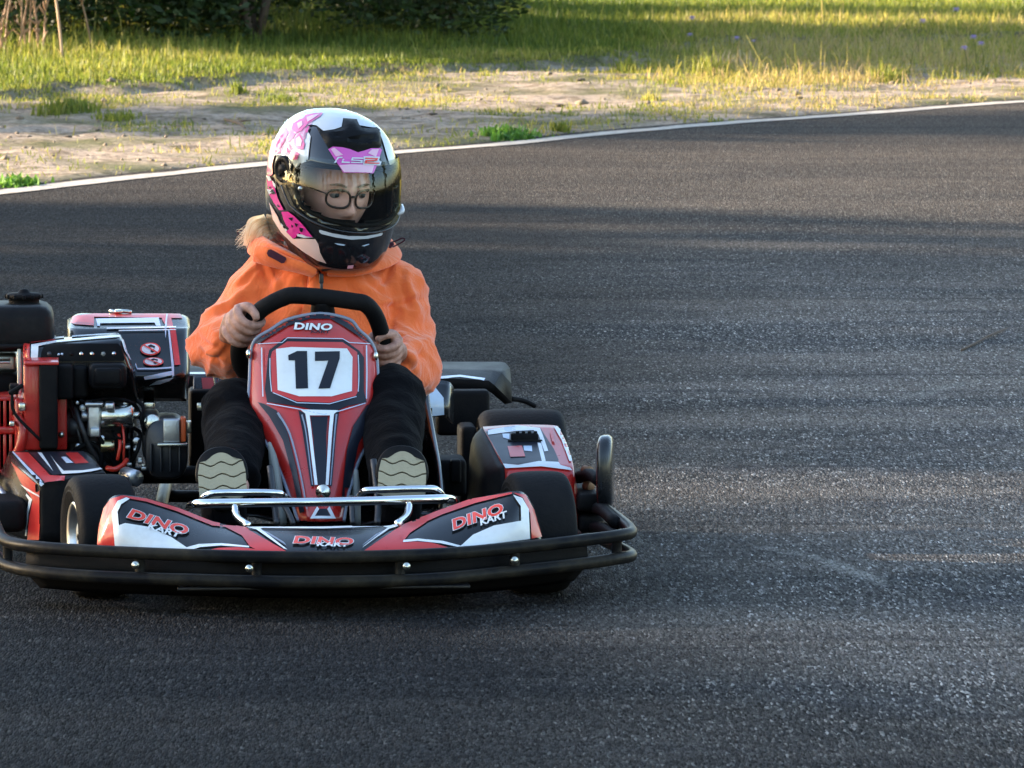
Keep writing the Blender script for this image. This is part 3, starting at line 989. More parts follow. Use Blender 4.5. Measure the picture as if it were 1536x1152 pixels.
def stalk(base_px, top_px, r, lab, mat='dry', seeds=True, tone=0.5, name='dry_stalk', group='dry stalks before the thicket', over=1.7):
    b = at_px(*base_px); s = SC(b)
    dx = (top_px[0] - base_px[0]) * s; dz = (base_px[1] - top_px[1]) * s
    bm = bmesh.new()
    e = Vector((dx * over, 0.05, dz * over))
    tube(bm, [(0, 0, -.02), e * .35 + Vector((-dx * .12, 0, 0)), e * .7 + Vector((-dx * .06, .02, 0)), e], [r, r * .9, r * .7, r * .3], 4, 6)
    if seeds:
        for k in range(9):
            f = random.uniform(.35, 1.0); q = e * f
            w = Vector((random.uniform(-.03, .03), random.uniform(-.03, .03), random.uniform(.02, .06)))
            tube(bm, [q, q + w * .5, q + w], [r * .6, r * .8, r * .3], 2, 5)
    o = with_attr(obj(name, bm, M[mat]), tone)
    o.location = b
    return tag(o, lab, 'plant', group)
random.seed(5)
# one many-stemmed dry plant at the left edge
b0 = at_px(38, 84); s0 = SC(b0)
bm = bmesh.new()
for (x0, y0, x1, y1) in ((-10, 80, 8, 0), (12, 76, -4, -4), (8, 60, 20, -5), (22, 84, 40, -6), (34, 66, 36, 0), (38, 72, 28, 0), (40, 78, 42, -6), (58, 86, 46, -4), (62, 70, 67, 40), (60, 90, 55, 50), (2, 84, 5, 45)):
    a = Vector(((x0 - 38) * s0, random.uniform(-.25, .25), -.02)); e = Vector(((x1 - 38) * s0, a.y + .03, (84 - y1) * s0))
    e = a + (e - a) * 1.7
    r = random.uniform(.005, .009)
    tube(bm, [a, a.lerp(e, .4) + Vector((random.uniform(-.02, .02), 0, 0)), a.lerp(e, .75), e], [r, r, r * .8, r * .3], 4, 6)
    for k in range(6):
        q = a.lerp(e, random.uniform(.2, 1)); w = Vector((random.uniform(-.05, .05), 0, random.uniform(.03, .07)))
        tube(bm, [q, q + w * .6, q + w], [r * .6, r * .9, r * .3], 2, 5)
o = with_attr(obj('dry_plant', bm, M['dry']), 0.3); o.location = b0
tag(o, 'clump of reddish dry stalks at the left edge before the thicket', 'plant', 'dry stalks before the thicket')
stalk((95, 96), (82, -4), .010, 'tallest straight tan stalk, leaning left, right of the reddish clump', seeds=False, tone=.8)
stalk((140, 82), (120, 0), .007, 'thin reddish stalk left of the young oak, bent at its foot', tone=.1)
stalk((140, 78), (145, 0), .006, 'pale yellow upright stem just left of the oak leaves', 'grass', False, .8)
stalk((245, 72), (236, 0), .005, 'thin pale stem in the dark gap right of the oak leaves', 'grass', False, .55)
stalk((533, 60), (535, 4), .006, 'forked green seedling stem before the thicket above the helmet', 'grass', True, .25)
stalk((560, 62), (558, 27), .005, 'short pale seed stem right of the forked seedling', 'grass', False, .7)
stalk((686, 60), (685, 36), .006, 'small buff seed head at the right end of the thicket', 'dry', True, .6, over=1.0)

def lobed_leaf(bm, base, d, up, L):
    """one lobed oak leaf"""
    d = d.normalized(); side = d.cross(up).normalized(); n = side.cross(d)
    prof = [(0, .03), (.12, .10), (.22, .26), (.30, .17), (.42, .36), (.52, .22), (.64, .40), (.74, .24), (.86, .26), (.95, .14), (1, .02)]
    rows = []
    for u, w in prof:
        c = base + d * L * u - n * L * .25 * u * u
        rows.append([bm.verts.new(c - side * w * L + n * w * L * .25), bm.verts.new(c), bm.verts.new(c + side * w * L + n * w * L * .25)])
    for A, B in zip(rows, rows[1:]):
        bm.faces.new((A[0], A[1], B[1], B[0])); bm.faces.new((A[1], A[2], B[2], B[1]))
root = empty('young_oak', at_px(172, 72))
s0 = SC(root.location)
bm = bmesh.new()
tube(bm, [(0, 0, -.02), (-.02, .05, .25), (.03, .02, .5), (.0, 0, .9)], [.012, .01, .008, .004], 4, 6)
for a in ((-.09, 0, .42), (.10, 0, .40), (.28, .05, .45), (-.02, -.1, .34)):
    tube(bm, [(0, .02, .45), Vector((0, .02, .5)).lerp(Vector(a), .6), a], [.005, .004, .002], 3, 5)
obj('stem', bm, M['bark'], root)
bm = bmesh.new()
for (lx, ly, L, ang) in ((140, 14, .10, 100), (150, 4, .12, 60), (162, 30, .13, -95), (168, 8, .12, -60), (158, 14, .10, 200), (176, 4, .12, 20), (150, 24, .09, 220), (166, 2, .10, 90), (238, 10, .12, -80), (228, 2, .10, -40), (216, 6, .09, 210), (205, 3, .10, 250), (182, 0, .12, 60), (130, 2, .1, 120)):
    p = Vector(((lx - 172) * s0, random.uniform(-.12, .05), (72 - ly) * s0))
    lobed_leaf(bm, p, Vector((math.cos(R(ang)), random.uniform(-.3, .3), math.sin(R(ang)))), Vector((random.uniform(-.4, .4), -1, random.uniform(.2, .9))), L)
with_attr(obj('leaves', bm, M['bright_leaf'], root), .35)
tag(root, 'young oak with bright lobed leaves hanging before the dark thicket', 'young tree')

# violet scabious heads on thin stems
M['violet'] = simple('violet_petals', (0.36, 0.26, 0.62), 0.7, dirt=0.0)
def flower(px, py, rad, lab, foot):
    b = at_px(px + 3, foot); s = SC(b)
    root = empty('scabious', b)
    top = Vector(((px - px - 3) * s, 0, (foot - py) * s))
    bm = bmesh.new()
    tube(bm, [(0, 0, -.01), top * .5 + Vector((.01, 0, 0)), top], [.004, .003, .002], 4, 5)
    with_attr(obj('stem', bm, M['grass'], root), .3)
    bm = bmesh.new()
    for k in range(26):
        a = k * 2.4; q = math.sqrt(k / 26) * rad * s
        c = top + Vector((math.cos(a) * q, math.sin(a) * q, (.5 - (k / 26) ** 2 * .6) * rad * s))
        d = Vector((math.cos(a), math.sin(a), .8 - k / 30)).normalized() * rad * s * .5
        e = d.cross(Vector((0, 0, 1))).normalized() * rad * s * .28
        vs = [bm.verts.new(c + w) for w in (-e * .4, d * .6 - e, d, d * .6 + e, e * .4)]
        bm.faces.new(vs)
        vs = [bm.verts.new(c - Vector((0, 0, rad * s * .2)) + w) for w in (-e * .4, -Vector((0, 0, 1)) * rad * s * .3 + d * .3, e * .4)]
        bm.faces.new(vs)
    obj('flower_head', bm, M['violet'], root)
    tag(root, lab, 'flower', 'violet scabious flowers on the verge')
flower(1038, 26, 5, 'violet flower standing alone highest left, by the lawn shade', 66)
flower(1035, 53, 4, 'violet flower straight below the highest left one', 84)
flower(1105, 57, 4, 'pale violet flower low among dry stems, right of the left pair', 92)
flower(1384, 33, 5, 'pale violet flower left of the high right-hand one', 70)
flower(1434, 20, 5, 'violet flower standing highest on the right-hand verge', 66)
flower(1446, 73, 5, 'leftmost violet flower of the low cluster of three', 112)
flower(1460, 57, 5, 'topmost violet flower of the low cluster of three', 108)
flower(1471, 68, 5, 'rightmost violet flower of the low cluster of three', 110)
flower(1130, 62, 3, 'tiny faded violet flower beside the dark brown weed', 92)

def tuft(px, py, wpx, hpx, n, lab, tone, mat='grass', broad=False, name='grass_tuft', group='grass tufts on the sand'):
    b = at_px(px, py); s = SC(b)
    x = RNG.normal(0, wpx * s * .28, n); y = RNG.normal(0, wpx * s * .5, n)
    h = np.abs(RNG.normal(hpx * s * .75, hpx * s * .25, n)); w = RNG.uniform(.006, .010, n) * (2.6 if broad else 1)
    z = height(x + b.x, y + b.y) - b.z - .003
    V, Fc, A = blades(x, y, z, h, w, np.clip(RNG.normal(tone, .12, n), 0, 1), RNG.random(n), .55 if not broad else .8)
    o = mesh_np(name, V, Fc, 3, M[mat], attr=A); o.location = b
    return tag(o, lab, 'plant', group)
tuft(766, 206, 74, 17, 420, 'bright green leafy weed against the white line, right of the helmet', .35, 'bright_leaf', True, 'leafy_weed', None)
tuft(32, 278, 60, 17, 320, 'bright green weed by the white line at the left edge', .5, 'bright_leaf', True, 'leafy_weed', None)
tuft(100, 168, 80, 26, 420, 'large green tuft on the sand at the left, below the turf', .25)
tuft(178, 180, 60, 16, 260, 'low green tuft right of the large one on the left sand', .3)
tuft(355, 140, 24, 22, 90, 'small upright tuft on the sand left above the helmet', .25)
tuft(418, 152, 50, 14, 170, 'low green patch of tuft just above the helmet', .25)
tuft(940, 108, 34, 26, 150, 'fresh green tuft on the lit sand, left of the brown weeds', .3)
tuft(1062, 112, 50, 36, 220, 'tall pale green tuft beside the reddish brown weed', .45)
tuft(978, 150, 30, 14, 90, 'small yellow tuft lower on the lit sand', .6)
tuft(1075, 183, 20, 13, 70, 'little green tuft touching the white line on the right', .35)
tuft(1098, 181, 12, 10, 40, 'smallest green tuft, beside another on the right of the line', .35)
tuft(840, 196, 30, 18, 120, 'green tuft right of the bright leafy weed', .35)
tuft(880, 205, 40, 14, 130, 'yellowing tuft by the line, second right of the leafy weed', .5)
tuft(1100, 104, 60, 26, 200, 'reddish brown weed clump on the right-hand verge', .98, 'dry', False, 'brown_weed', None)
tuft(1330, 122, 40, 30, 160, 'tall fresh green stems among dry grass at the right', .4)

def clod(px, py, r, lab):
    b = at_px(px, py); s = SC(b)
    bm = bmesh.new()
    bmesh.ops.create_icosphere(bm, subdivisions=3, radius=r * s * .62)
    for v in bm.verts:
        k = 1 + .5 * noise.noise(v.co * 0.9 / (r * s) + Vector((px, py, 0))) + .25 * noise.noise(v.co * 2.6 / (r * s) + Vector((py, 0, 0)))
        v.co = Vector((v.co.x * k * 1.4, v.co.y * k * 1.2, v.co.z * k * .6))
    o = obj('soil_clod', bm, M['clod']); o.location = b + Vector((0, 0, r * s * .2))
    tag(o, lab, 'clod', 'clods of soil on the sand')
M['clod'] = simple('dark_soil', (0.055, 0.04, 0.028), 0.95, dirt=0.4, grain=0.8, gscale=50)
clod(44, 205, 5, 'dark soil clod farthest left on the shaded sand')
clod(102, 206, 6, 'brown soil clod right of the leftmost one')
clod(117, 205, 4, 'small clod touching the brown one on the left sand')
clod(148, 196, 5, 'grey clod above the pair at the left')
clod(306, 181, 4, 'flat clod on the sand left of the helmet')
clod(650, 171, 7, 'dark clod right of the helmet top')
clod(748, 163, 6, 'brown clod between helmet and bright leafy weed')
clod(808, 163, 9, 'wide dark clod above the bright leafy weed')
clod(842, 160, 8, 'rounded brown clod right of the wide dark one')
clod(870, 121, 8, 'brown clod standing alone on the lit sand')
clod(936, 187, 4, 'little dark clod close to the line on the right')
clod(1200, 148, 5, 'small clod on the lit sand at the right')

# fallen twigs
def twig(p0, p1, r, lab, side=0.0, ground_z=0.0):
    a, b = G(*p0, ground_z), G(*p1, ground_z)
    d = b - a
    bm = bmesh.new()
    tube(bm, [(0, 0, r), d * .4 + Vector((0, side, r * 1.5)), d * .7 + Vector((0, side * .5, r * 2)), d + Vector((0, 0, r))], [r, r * .9, r * .8, r * .4], 4, 6)
    q = d * .55 + Vector((0, 0, r * 2))
    tube(bm, [q, q + d * .12 + Vector((.03, .05, r)), q + d * .2 + Vector((.05, .14, r))], [r * .7, r * .5, r * .2], 3, 5)
    o = obj('twig', bm, M['bark']); o.location = a
    tag(o, lab, 'twig', 'fallen twigs')
twig((1442, 527), (1510, 494), 0.0035, 'thin dark twig lying on the asphalt at the right')
twig((338, 182), (368, 195), 0.010, 'crooked twig on the sand just left of the helmet', .05, .03)

# ================================================================== THE KART
kart = empty('go_kart', matrix=KART)
tag(kart, 'red, black and white go-kart numbered 17, cornering on the asphalt', 'go-kart')

def part(name, bm, mat, parent=None, sharp=None): return obj(name, bm, M[mat], parent or kart, True, sharp)

# ------------------------------------------------------------------ frame rails, floor, axles
bm = bmesh.new()
for s in (-1, 1):
    tube(bm, [(s * .18, -.30, .075), (s * .30, -.12, .075), (s * .33, .25, .075), (s * .32, .8, .08), (s * .30, 1.25, .10)], .015)
for y in (-.28, .0, .55, 1.2): tube(bm, [(-.30, y, .075), (0, y, .07), (.30, y, .075)], .014)
tube(bm, [(-.50, .0, .125), (-.3, .0, .12), (.3, .0, .12), (.50, .0, .125)], .014)
tube(bm, [(-.56, 1.05, .14), (0, 1.05, .14), (.56, 1.05, .14)], .02)
tube(bm, [P(482, 770, .14), P(482, 650, .36), P(482, 545, .52)], .012)
part('chassis', bm, 'steel_black')
bm = bmesh.new(); rbox(bm, (0, .18, .052), (.60, 1.0, .006), .002)
part('floor_pan', bm, 'iron')

# ------------------------------------------------------------------ front bumper: two bowed tubes and their ends
bp = bmesh.new()
UP = [(-16, 762, .10), (-6, 790, .0), (10, 812, -.12), (60, 821, -.22), (150, 827, -.30), (300, 833, -.38), (470, 836, -.42), (640, 832, -.38), (760, 823, -.30), (870, 811, -.21), (930, 803, -.14), (947, 797, -.06), (930, 780, .10), (908, 764, .26)]
LO = [(-22, 812, .08), (-8, 830, -.05), (10, 848, -.13), (60, 858, -.22), (150, 865, -.30), (300, 870, -.38), (470, 873, -.42), (640, 869, -.38), (760, 858, -.30), (870, 846, -.21), (925, 838, -.15), (947, 833, -.07), (930, 822, .06), (900, 808, .25)]
for pts in (UP, LO): tube(bp, [P(*p) for p in pts], .0128, 6, 14)
for x, y0, y1, d in ((210, 836, 862, -.33), (385, 840, 868, -.395), (600, 838, 866, -.39), (772, 826, 856, -.29), (925, 806, 838, -.13), (12, 816, 846, -.12)):
    tube(bp, [P(x, y0, d + .004), P(x, (y0 + y1) / 2, d + .006), P(x, y1, d + .004)], .011, 3, 10)
bumper = part('front_bumper', bp, 'steel_black')
for x, y, d in ((203, 848, -.352), (374, 853, -.418), (610, 850, -.412), (772, 841, -.312)):
    b_ = bmesh.new(); c = P(x, y, d)
    bmesh.ops.create_uvsphere(b_, u_segments=12, v_segments=8, radius=.0045, matrix=Matrix.Translation(c))
    lathe(b_, [(0, .001), (0, .008), (.004, .008)], 14, Matrix.Translation(c + Vector((0, .004, 0))) @ Matrix.Rotation(R(90), 4, 'Z'))
    o = part('bolt', b_, 'zinc', bumper)
# plate that closes the gap behind the two tubes
rows = [[P(x, y, d + .03) for x, y, d in ((40, 822, -.2), (150, 829, -.28), (300, 834, -.36), (470, 838, -.40), (640, 834, -.36), (780, 823, -.27), (880, 812, -.19))],
        [P(x, y + 34, d + .03) for x, y, d in ((40, 822, -.2), (150, 829, -.28), (300, 834, -.36), (470, 838, -.40), (640, 834, -.36), (780, 823, -.27), (880, 812, -.19))],
        [P(x, y + 60, d + .12) for x, y, d in ((60, 822, -.2), (150, 829, -.28), (300, 834, -.36), (470, 838, -.40), (640, 834, -.36), (780, 823, -.27), (860, 812, -.19))]]
sheet('bumper_plate', rows, 5, 4, M['matte'], kart, .004)

# ------------------------------------------------------------------ nose panel with its stickers
NS = [((146, 812), (145, 828)), ((149, 785), (147, 829)), ((156, 761), (152, 830)), ((166, 747), (165, 831)), ((182, 742), (185, 833)), ((219, 747), (222, 836)), ((267, 761), (267, 838)), ((320, 782), (320, 840)), ((369, 790), (369, 842)), ((484, 790), (484, 843)), ((598, 787), (598, 841)), ((654, 766), (654, 837)), ((699, 751), (699, 833)), ((768, 737), (768, 827)), ((789, 742), (789, 825)), ((803, 764), (803, 823)), ((812, 790), (813, 822))]
def yb(x): return -.395 + .185 * abs((x - 474) / 335) ** 1.7
rows = [[], [], [], []]
for (tx, ty), (bx, by) in NS:
    e = abs((tx - 474) / 335)
    dt = .13 + .03 * sstep(e, .3, .6) - .115 * sstep(e, .62, .90)
    k = max(0, (e - .88) / .12)
    Y0 = yb(bx); Yt = Y0 + dt
    for j, s in enumerate((0, .33, .68, 1)):
        x = bx + (tx - bx) * s; y = by + (ty - by) * s
        rows[j].append(P(x, y, Y0 + (Yt - Y0) * s - .022 * math.sin(math.pi * s) + .012 * k * k))
nose = sheet('nose_panel', rows[::-1], 6, 6, M['black_gloss'], kart, .006)
z5 = lambda *p: zm(4.116, 0, 640, p)
z6 = lambda *p: zm(3.839, 280, 620, p)
z7 = lambda *p: zm(2.88, 560, 520, p)
decal('red_sticker', nose, [[(146, 826), (148.5, 792), (156, 763), (166.5, 749), (182, 744), (190, 745.5), (177, 752), (169, 768), (174, 828)],
    [(183, 743.5), (219, 748.5), (267, 762.5), (320, 783.5), (369, 791.5), (374, 795), (318, 789), (266, 768), (219, 753), (187, 747)],
    z6((200, 646), (300, 652), (345, 668), (430, 715), (580, 800), (440, 805), (365, 770), (318, 706)),
    z6((100, 795), (180, 778), (300, 773), (440, 790), (455, 815), (110, 815)),
    z6((1380, 606), (1280, 646), (1225, 662), (1140, 715), (1010, 800), (1150, 800), (1232, 745), (1282, 694), (1380, 630))], M['red_sticker'], nose, 1)
decal('red_sticker', nose, [z7((604, 632), (655, 640), (692, 705), (726, 822), (682, 828), (675, 720), (645, 655)),
    z7((0, 890), (0, 855), (130, 770), (270, 714), (420, 660), (600, 630), (600, 637), (440, 678), (300, 726), (180, 780), (130, 842), (250, 848), (335, 872), (330, 892)),
    ], M['red_sticker'], nose, 1)
decal('white_sticker', nose, [[(174, 831), (169, 768), (177, 752), (189, 747), (194, 749), (182, 757), (177, 768), (179, 788), (188, 785), (222, 791), (256, 806), (288, 827), (288, 840), (176, 834)],
    z6((340, 658), (784, 657), (1222, 645), (1222, 652), (1170, 668), (1130, 655), (784, 668), (440, 664), (425, 668), (580, 788), (560, 782), (400, 672)),
    z6((1150, 668), (1180, 660), (1090, 720), (1010, 778), (1020, 768)),
    z6((0, 775), (70, 757), (200, 752), (360, 768), (360, 776), (200, 765), (80, 774), (0, 796))], M['white'], nose, 2)
decal('white_sticker', nose, [z7((604, 642), (640, 655), (668, 703), (674, 830), (520, 850), (370, 868), (430, 815), (520, 775), (636, 752), (634, 690)),
    z7((130, 838), (190, 832), (300, 842), (385, 864), (370, 868), (290, 852), (190, 842), (128, 848))], M['white'], nose, 2)
decal('grey_sticker', nose, [z6((425, 672), (470, 690), (560, 745), (575, 765)), z6((1135, 678), (1090, 700), (1020, 755), (1010, 766))], M['grey_sticker'], nose, 2)
lettering('lettering', nose, 'DINO', 190, 777, 92, 14.5, 17.5, M['hot_red'], nose, 4, .035, .3, 1.05, M['white'])
lettering('lettering', nose, 'KART', 220, 794, 50, 9, 16.5, M['white'], nose, 4, .03, .3)
lettering('lettering', nose, 'DINO', 440, 816.5, 88, 11, 2.0, M['hot_red'], nose, 4, .035, .3, 1.05, M['white'])
lettering('lettering', nose, 'KART', 475, 821, 47, 6, 1.0, M['white'], nose, 4, .03, .3)
lettering('lettering', nose, 'DINO', 680, 797, 80, 16, -19, M['hot_red'], nose, 4, .035, .25, 1.05, M['white'])
lettering('lettering', nose, 'KART', 721, 790, 42, 10, -18, M['white'], nose, 4, .03, .25)

# ------------------------------------------------------------------ chrome guard bars
bm = bmesh.new()
tube(bm, [P(x, y, d) for x, y, d in ((284, 762, -.02), (290, 757, -.10), (320, 755, -.14), (480, 753, -.16), (640, 749, -.14), (674, 749, -.10), (682, 753, -.02))], .0095, 6, 14)
tube(bm, [P(x, y, d) for x, y, d in ((302, 750, .0), (310, 743, -.02), (330, 739, -.03), (410, 739, -.03), (424, 743, -.02), (436, 752, .0))], .0075, 5, 12)
tube(bm, [P(x, y, d) for x, y, d in ((536, 748, .0), (545, 738, -.02), (560, 735, -.03), (640, 733, -.03), (656, 736, -.02), (664, 744, .0))], .0075, 5, 12)
for x, y0, x1, y1 in ((352, 759, 372, 788), (614, 756, 596, 786)):
    tube(bm, [P(x, y0, -.15), P(x + (x1 - x) * .2, (y0 + y1) / 2 + 2, -.18), P(x1, y1, -.24)], .008, 5, 10)
pieces('chrome_bar', bm, 'chrome', kart)

# ------------------------------------------------------------------ pedals and steering struts behind the bar
bm = bmesh.new()
tube(bm, [P(415, 785, -.05), P(412, 760, 0), P(405, 700, .06)], .007); tube(bm, [P(566, 785, -.05), P(567, 755, 0), P(560, 690, .06)], .007)
tube(bm, [P(415, 740, 0), P(432, 768, -.04), P(440, 786, -.06)], .006); tube(bm, [P(529, 785, -.05), P(527, 745, 0)], .006)
pieces('pedal', bm, 'iron', kart)
bm = bmesh.new()
tube(bm, [P(404, 664, .21), P(410, 690, .2), P(417, 740, .17), P(422, 786, .15)], [.006, .016, .02, .02], 4, 12, flat=.6)
part('column_shroud', bm, 'cream')
bm = bmesh.new(); tube(bm, [P(534, 705, .2), P(534, 740, .18), P(533, 786, .15)], [.005, .010, .012], 4, 10)
part('column_shroud', bm, 'cream')

# ------------------------------------------------------------------ upright fairing with the number board
FR = [(471.5, 462, 498, .40, .004), (479, 434, 522, .39, .014), (495, 407, 537, .382, .022), (509, 385, 552, .375, .03), (530, 378, 562, .365, .04), (570, 376, 566, .34, .045), (610, 374, 570, .31, .05), (630, 378, 571, .29, .055), (650, 391, 561, .262, .055), (665, 401, 551, .24, .05), (690, 414, 537, .2, .045), (720, 427, 527, .15, .04), (750, 438, 519, .10, .035), (781, 449, 514, .06, .03)]
rows = []
for y, l, r, d, k in FR:
    row = []
    for t in (-1, -.82, -.55, -.25, 0, .25, .55, .82, 1):
        row.append(P((l + r) / 2 + (r - l) / 2 * t, y + (3 * t * t if y < 520 else 0), d + k * abs(t) ** 3 - .012 * (1 - abs(t)) * (1 if y > 600 else 0)))
    rows.append(row)
fair = sheet('front_fairing', rows, 4, 5, M['red'], kart, .006)
z4 = lambda *p: zm(3.114, 340, 430, p)
# rolled black lip round the edge
bm = bmesh.new()
left = [P(l - 1.5, y, d + k + .004) for y, l, r, d, k in FR[1:]]
right = [P(r + 1.5, y, d + k + .004) for y, l, r, d, k in FR[1:]]
tube(bm, left[::-1] + [P(480, 470.5, .405)] + right, .0042, 4, 8)
part('edge_trim', bm, 'grey_sticker', fair)
decal('black_sticker', fair, [z4((128, 268), (200, 206), (275, 166), (385, 130), (490, 132), (560, 168), (640, 226), (690, 270), (664, 266), (546, 186), (485, 152), (390, 152), (284, 186), (152, 266))], M['navy'], fair, 2, 3)
decal('black_sticker', fair, [    z4((200, 297), (270, 242), (545, 247), (618, 300), (640, 330), (640, 490), (652, 540), (560, 560), (520, 578), (455, 590), (345, 562), (190, 540), (180, 480), (195, 320))], M['navy'], fair, 1)
decal('red_sticker', fair, [z4((215, 303), (283, 257), (540, 260), (608, 307), (612, 490), (600, 512), (480, 545), (330, 538), (213, 493), (207, 330))], M['red_sticker'], fair, 2)
board = decal('number_board', fair, [z4((232, 292), (302, 283), (560, 290), (586, 330), (583, 490), (490, 515), (340, 515), (240, 485))], M['white'], fair, 3)
decal('number', fair, [z4((288, 322), (330, 302), (375, 302), (380, 478), (324, 480), (319, 346), (290, 346)), z4((412, 305), (527, 303), (527, 336), (482, 478), (428, 480), (474, 347), (412, 349))], M['navy'], fair, 4)
W_ = [z4(*ribbon([(166, 285), (168, 400), (172, 515)], 5)), z4(*ribbon([(204, 335), (205, 420), (212, 492)], 4)), z4(*ribbon([(650, 275), (652, 400), (650, 525)], 5)), z4(*ribbon([(612, 320), (615, 420), (612, 492)], 4)),
      z4(*ribbon([(150, 268), (260, 262), (285, 240), (540, 244), (570, 262), (668, 268)], 3.5, 1)), z4(*ribbon([(190, 547), (345, 575), (455, 600), (530, 582), (645, 546)], 4, 1)),
      z4(*ribbon([(218, 497), (330, 545), (480, 550), (604, 515)], 3.5, 1))]
decal('white_pinstripe', fair, W_, M['pale'], fair, 3, 5)
decal('white_sticker', fair, [z4((345, 576), (520, 580), (500, 598), (492, 680), (474, 930), (461, 930), (475, 690), (482, 604), (388, 604), (398, 690), (425, 930), (412, 930), (382, 680), (368, 596)),
    z4((424, 1028), (392, 1086), (507, 1086), (478, 1028), (468, 1042), (484, 1074), (414, 1074), (432, 1042))], M['white'], fair, 3)
decal('black_sticker', fair, [z4((392, 608), (472, 608), (464, 700), (466, 930), (420, 930), (405, 700)), z4((335, 578), (366, 592), (380, 690), (408, 935), (394, 935), (355, 680)), z4((502, 595), (525, 578), (512, 680), (490, 935), (476, 935), (494, 690)), z4((434, 1040), (466, 1040), (482, 1072), (416, 1072)),
    z4((146, 540), (176, 548), (235, 580), (285, 680), (330, 860), (366, 1052), (345, 1060), (308, 880), (265, 720), (200, 606)), z4((700, 530), (652, 556), (590, 650), (560, 760), (543, 900), (528, 1060), (550, 1060), (578, 900), (612, 740), (668, 622), (712, 560))], M['navy'], fair, 2)
decal('grey_sticker', fair, [z4(*ribbon([(240, 590), (296, 690), (345, 870), (378, 1040)], [10, 5])), z4(*ribbon([(352, 600), (372, 690), (402, 930)], [8, 4])), z4(*ribbon([(512, 598), (503, 690), (483, 930)], [8, 4]))], M['grey_sticker'], fair, 3)
lettering('lettering', fair, 'DINO', 441, 495, 56, 10.5, 1.2, M['white'], fair, 4, .04, .22, 1.05, M['navy'], .03)
lettering('lettering', fair, 'KART', 466, 500, 28, 4.5, 1.0, M['navy'], fair, 4, .02, .25)
bm = bmesh.new()
c = P(483, 739, .07); lathe(bm, [(0, .0005), (.003, .007), (.008, .012), (.009, .016), (.013, .016)], 22, Matrix.Translation(c) @ Matrix.Rotation(R(75), 4, 'Z') @ Matrix.Rotation(R(0), 4, 'Y'))
part('bolt', bm, 'zinc', fair)
for x, y in ((373, 531), (563, 534)):
    bm = bmesh.new(); bmesh.ops.create_uvsphere(bm, u_segments=12, v_segments=8, radius=.009, matrix=Matrix.Translation(P(x, y, .40)) @ Matrix.Diagonal((.7, 1, 1.2, 1))); part('bolt', bm, 'zinc', fair)

# ------------------------------------------------------------------ steering wheel
WH = [(424, 447, .425), (440, 443, .42), (485, 446, .42), (530, 452, .42), (548, 456, .425), (562, 472, .445), (572, 500, .475), (574, 530, .51), (566, 560, .545), (540, 585, .57), (470, 590, .58), (400, 578, .57), (366, 556, .545), (358, 528, .51), (366, 500, .475), (386, 470, .445), (405, 456, .43)]
WPTS = [P(*w) for w in WH]
bm = bmesh.new(); tube(bm, WPTS, .0185, 4, 16, closed=True)
wheel = part('steering_wheel', bm, 'matte')
bm = bmesh.new()
tube(bm, [P(483, 448, .425), P(484, 463, .44), P(484, 500, .49), P(480, 540, .52)], [.022, .026, .03, .03], 4, 12)
tube(bm, [P(368, 540, .53), P(420, 540, .53), P(480, 540, .525), P(530, 540, .53), P(566, 545, .53)], .016, 4, 10)
part('hub', bm, 'matte', wheel)

# ------------------------------------------------------------------ wheels
def wheel_at(c, rad, wid, rim, turn, rear=False):
    root = empty('wheel'); root.parent = kart
    root.matrix_local = Matrix.Translation(c) @ Matrix.Rotation(turn, 4, 'Z')
    w = wid / 2
    bm = bmesh.new()
    prof = [(-w * .62, rim), (-w * .80, rim + .004), (-w * .93, rim + .018), (-w * .985, rim + (rad - rim) * .42), (-w * 1.0, rim + (rad - rim) * .46), (-w * .98, rim + (rad - rim) * .5), (-w * .99, rad - .026), (-w * 1.005, rad - .022), (-w * .985, rad - .018), (-w * .93, rad - .010), (-w * .80, rad - .003), (-w * .5, rad), (0, rad + .001), (w * .5, rad), (w * .80, rad - .003), (w * .93, rad - .010), (w * .99, rad - .022), (w, rim + (rad - rim) * .5), (w * .93, rim + .018), (w * .80, rim + .004), (w * .62, rim)]
    pv = crom([Vector((a, b, 0)) for a, b in prof], 3)
    lathe(bm, [(p.x, p.y) for p in pv], 56)
    obj('tyre', bm, M['tyre'], root)
    bm = bmesh.new()
    for s in (-1, 1):
        lathe(bm, [(s * w * .86, rim + .006), (s * w * .90, rim + .003), (s * w * .84, rim - .004), (s * w * .60, rim - .010), (s * w * .40, rim - .016), (s * w * .34, rim * .62), (s * w * .46, rim * .40), (s * w * .60, .028), (s * w * .72, .026), (s * w * .72, .0006)], 40)
    lathe(bm, [(-w * .4, rim - .016), (w * .4, rim - .016)], 40)
    for s in (-1, 1):
        for k in range(5):
            a = k * 2 * math.pi / 5
            q = Vector((s * w * .42, math.cos(a) * rim * .5, math.sin(a) * rim * .5))
            cyl(bm, q, q + Vector((s * .014, 0, 0)), .007, 8)
    obj('rim', bm, M['alloy'], root)
    return root
cl, cr_ = P(150, 800, .0), P(806, 800, .0)
cl.z = cr_.z = .127
wheel_at(cl, .127, .128, .066, R(11))
wheel_at(cr_, .127, .128, .066, R(8))
crr = P(782, 700, 1.05); crr.z = .142
wheel_at(crr, .142, .195, .066, 0, True)
wheel_at(Vector((-crr.x + .02, 1.05, .142)), .142, .195, .066, 0, True)

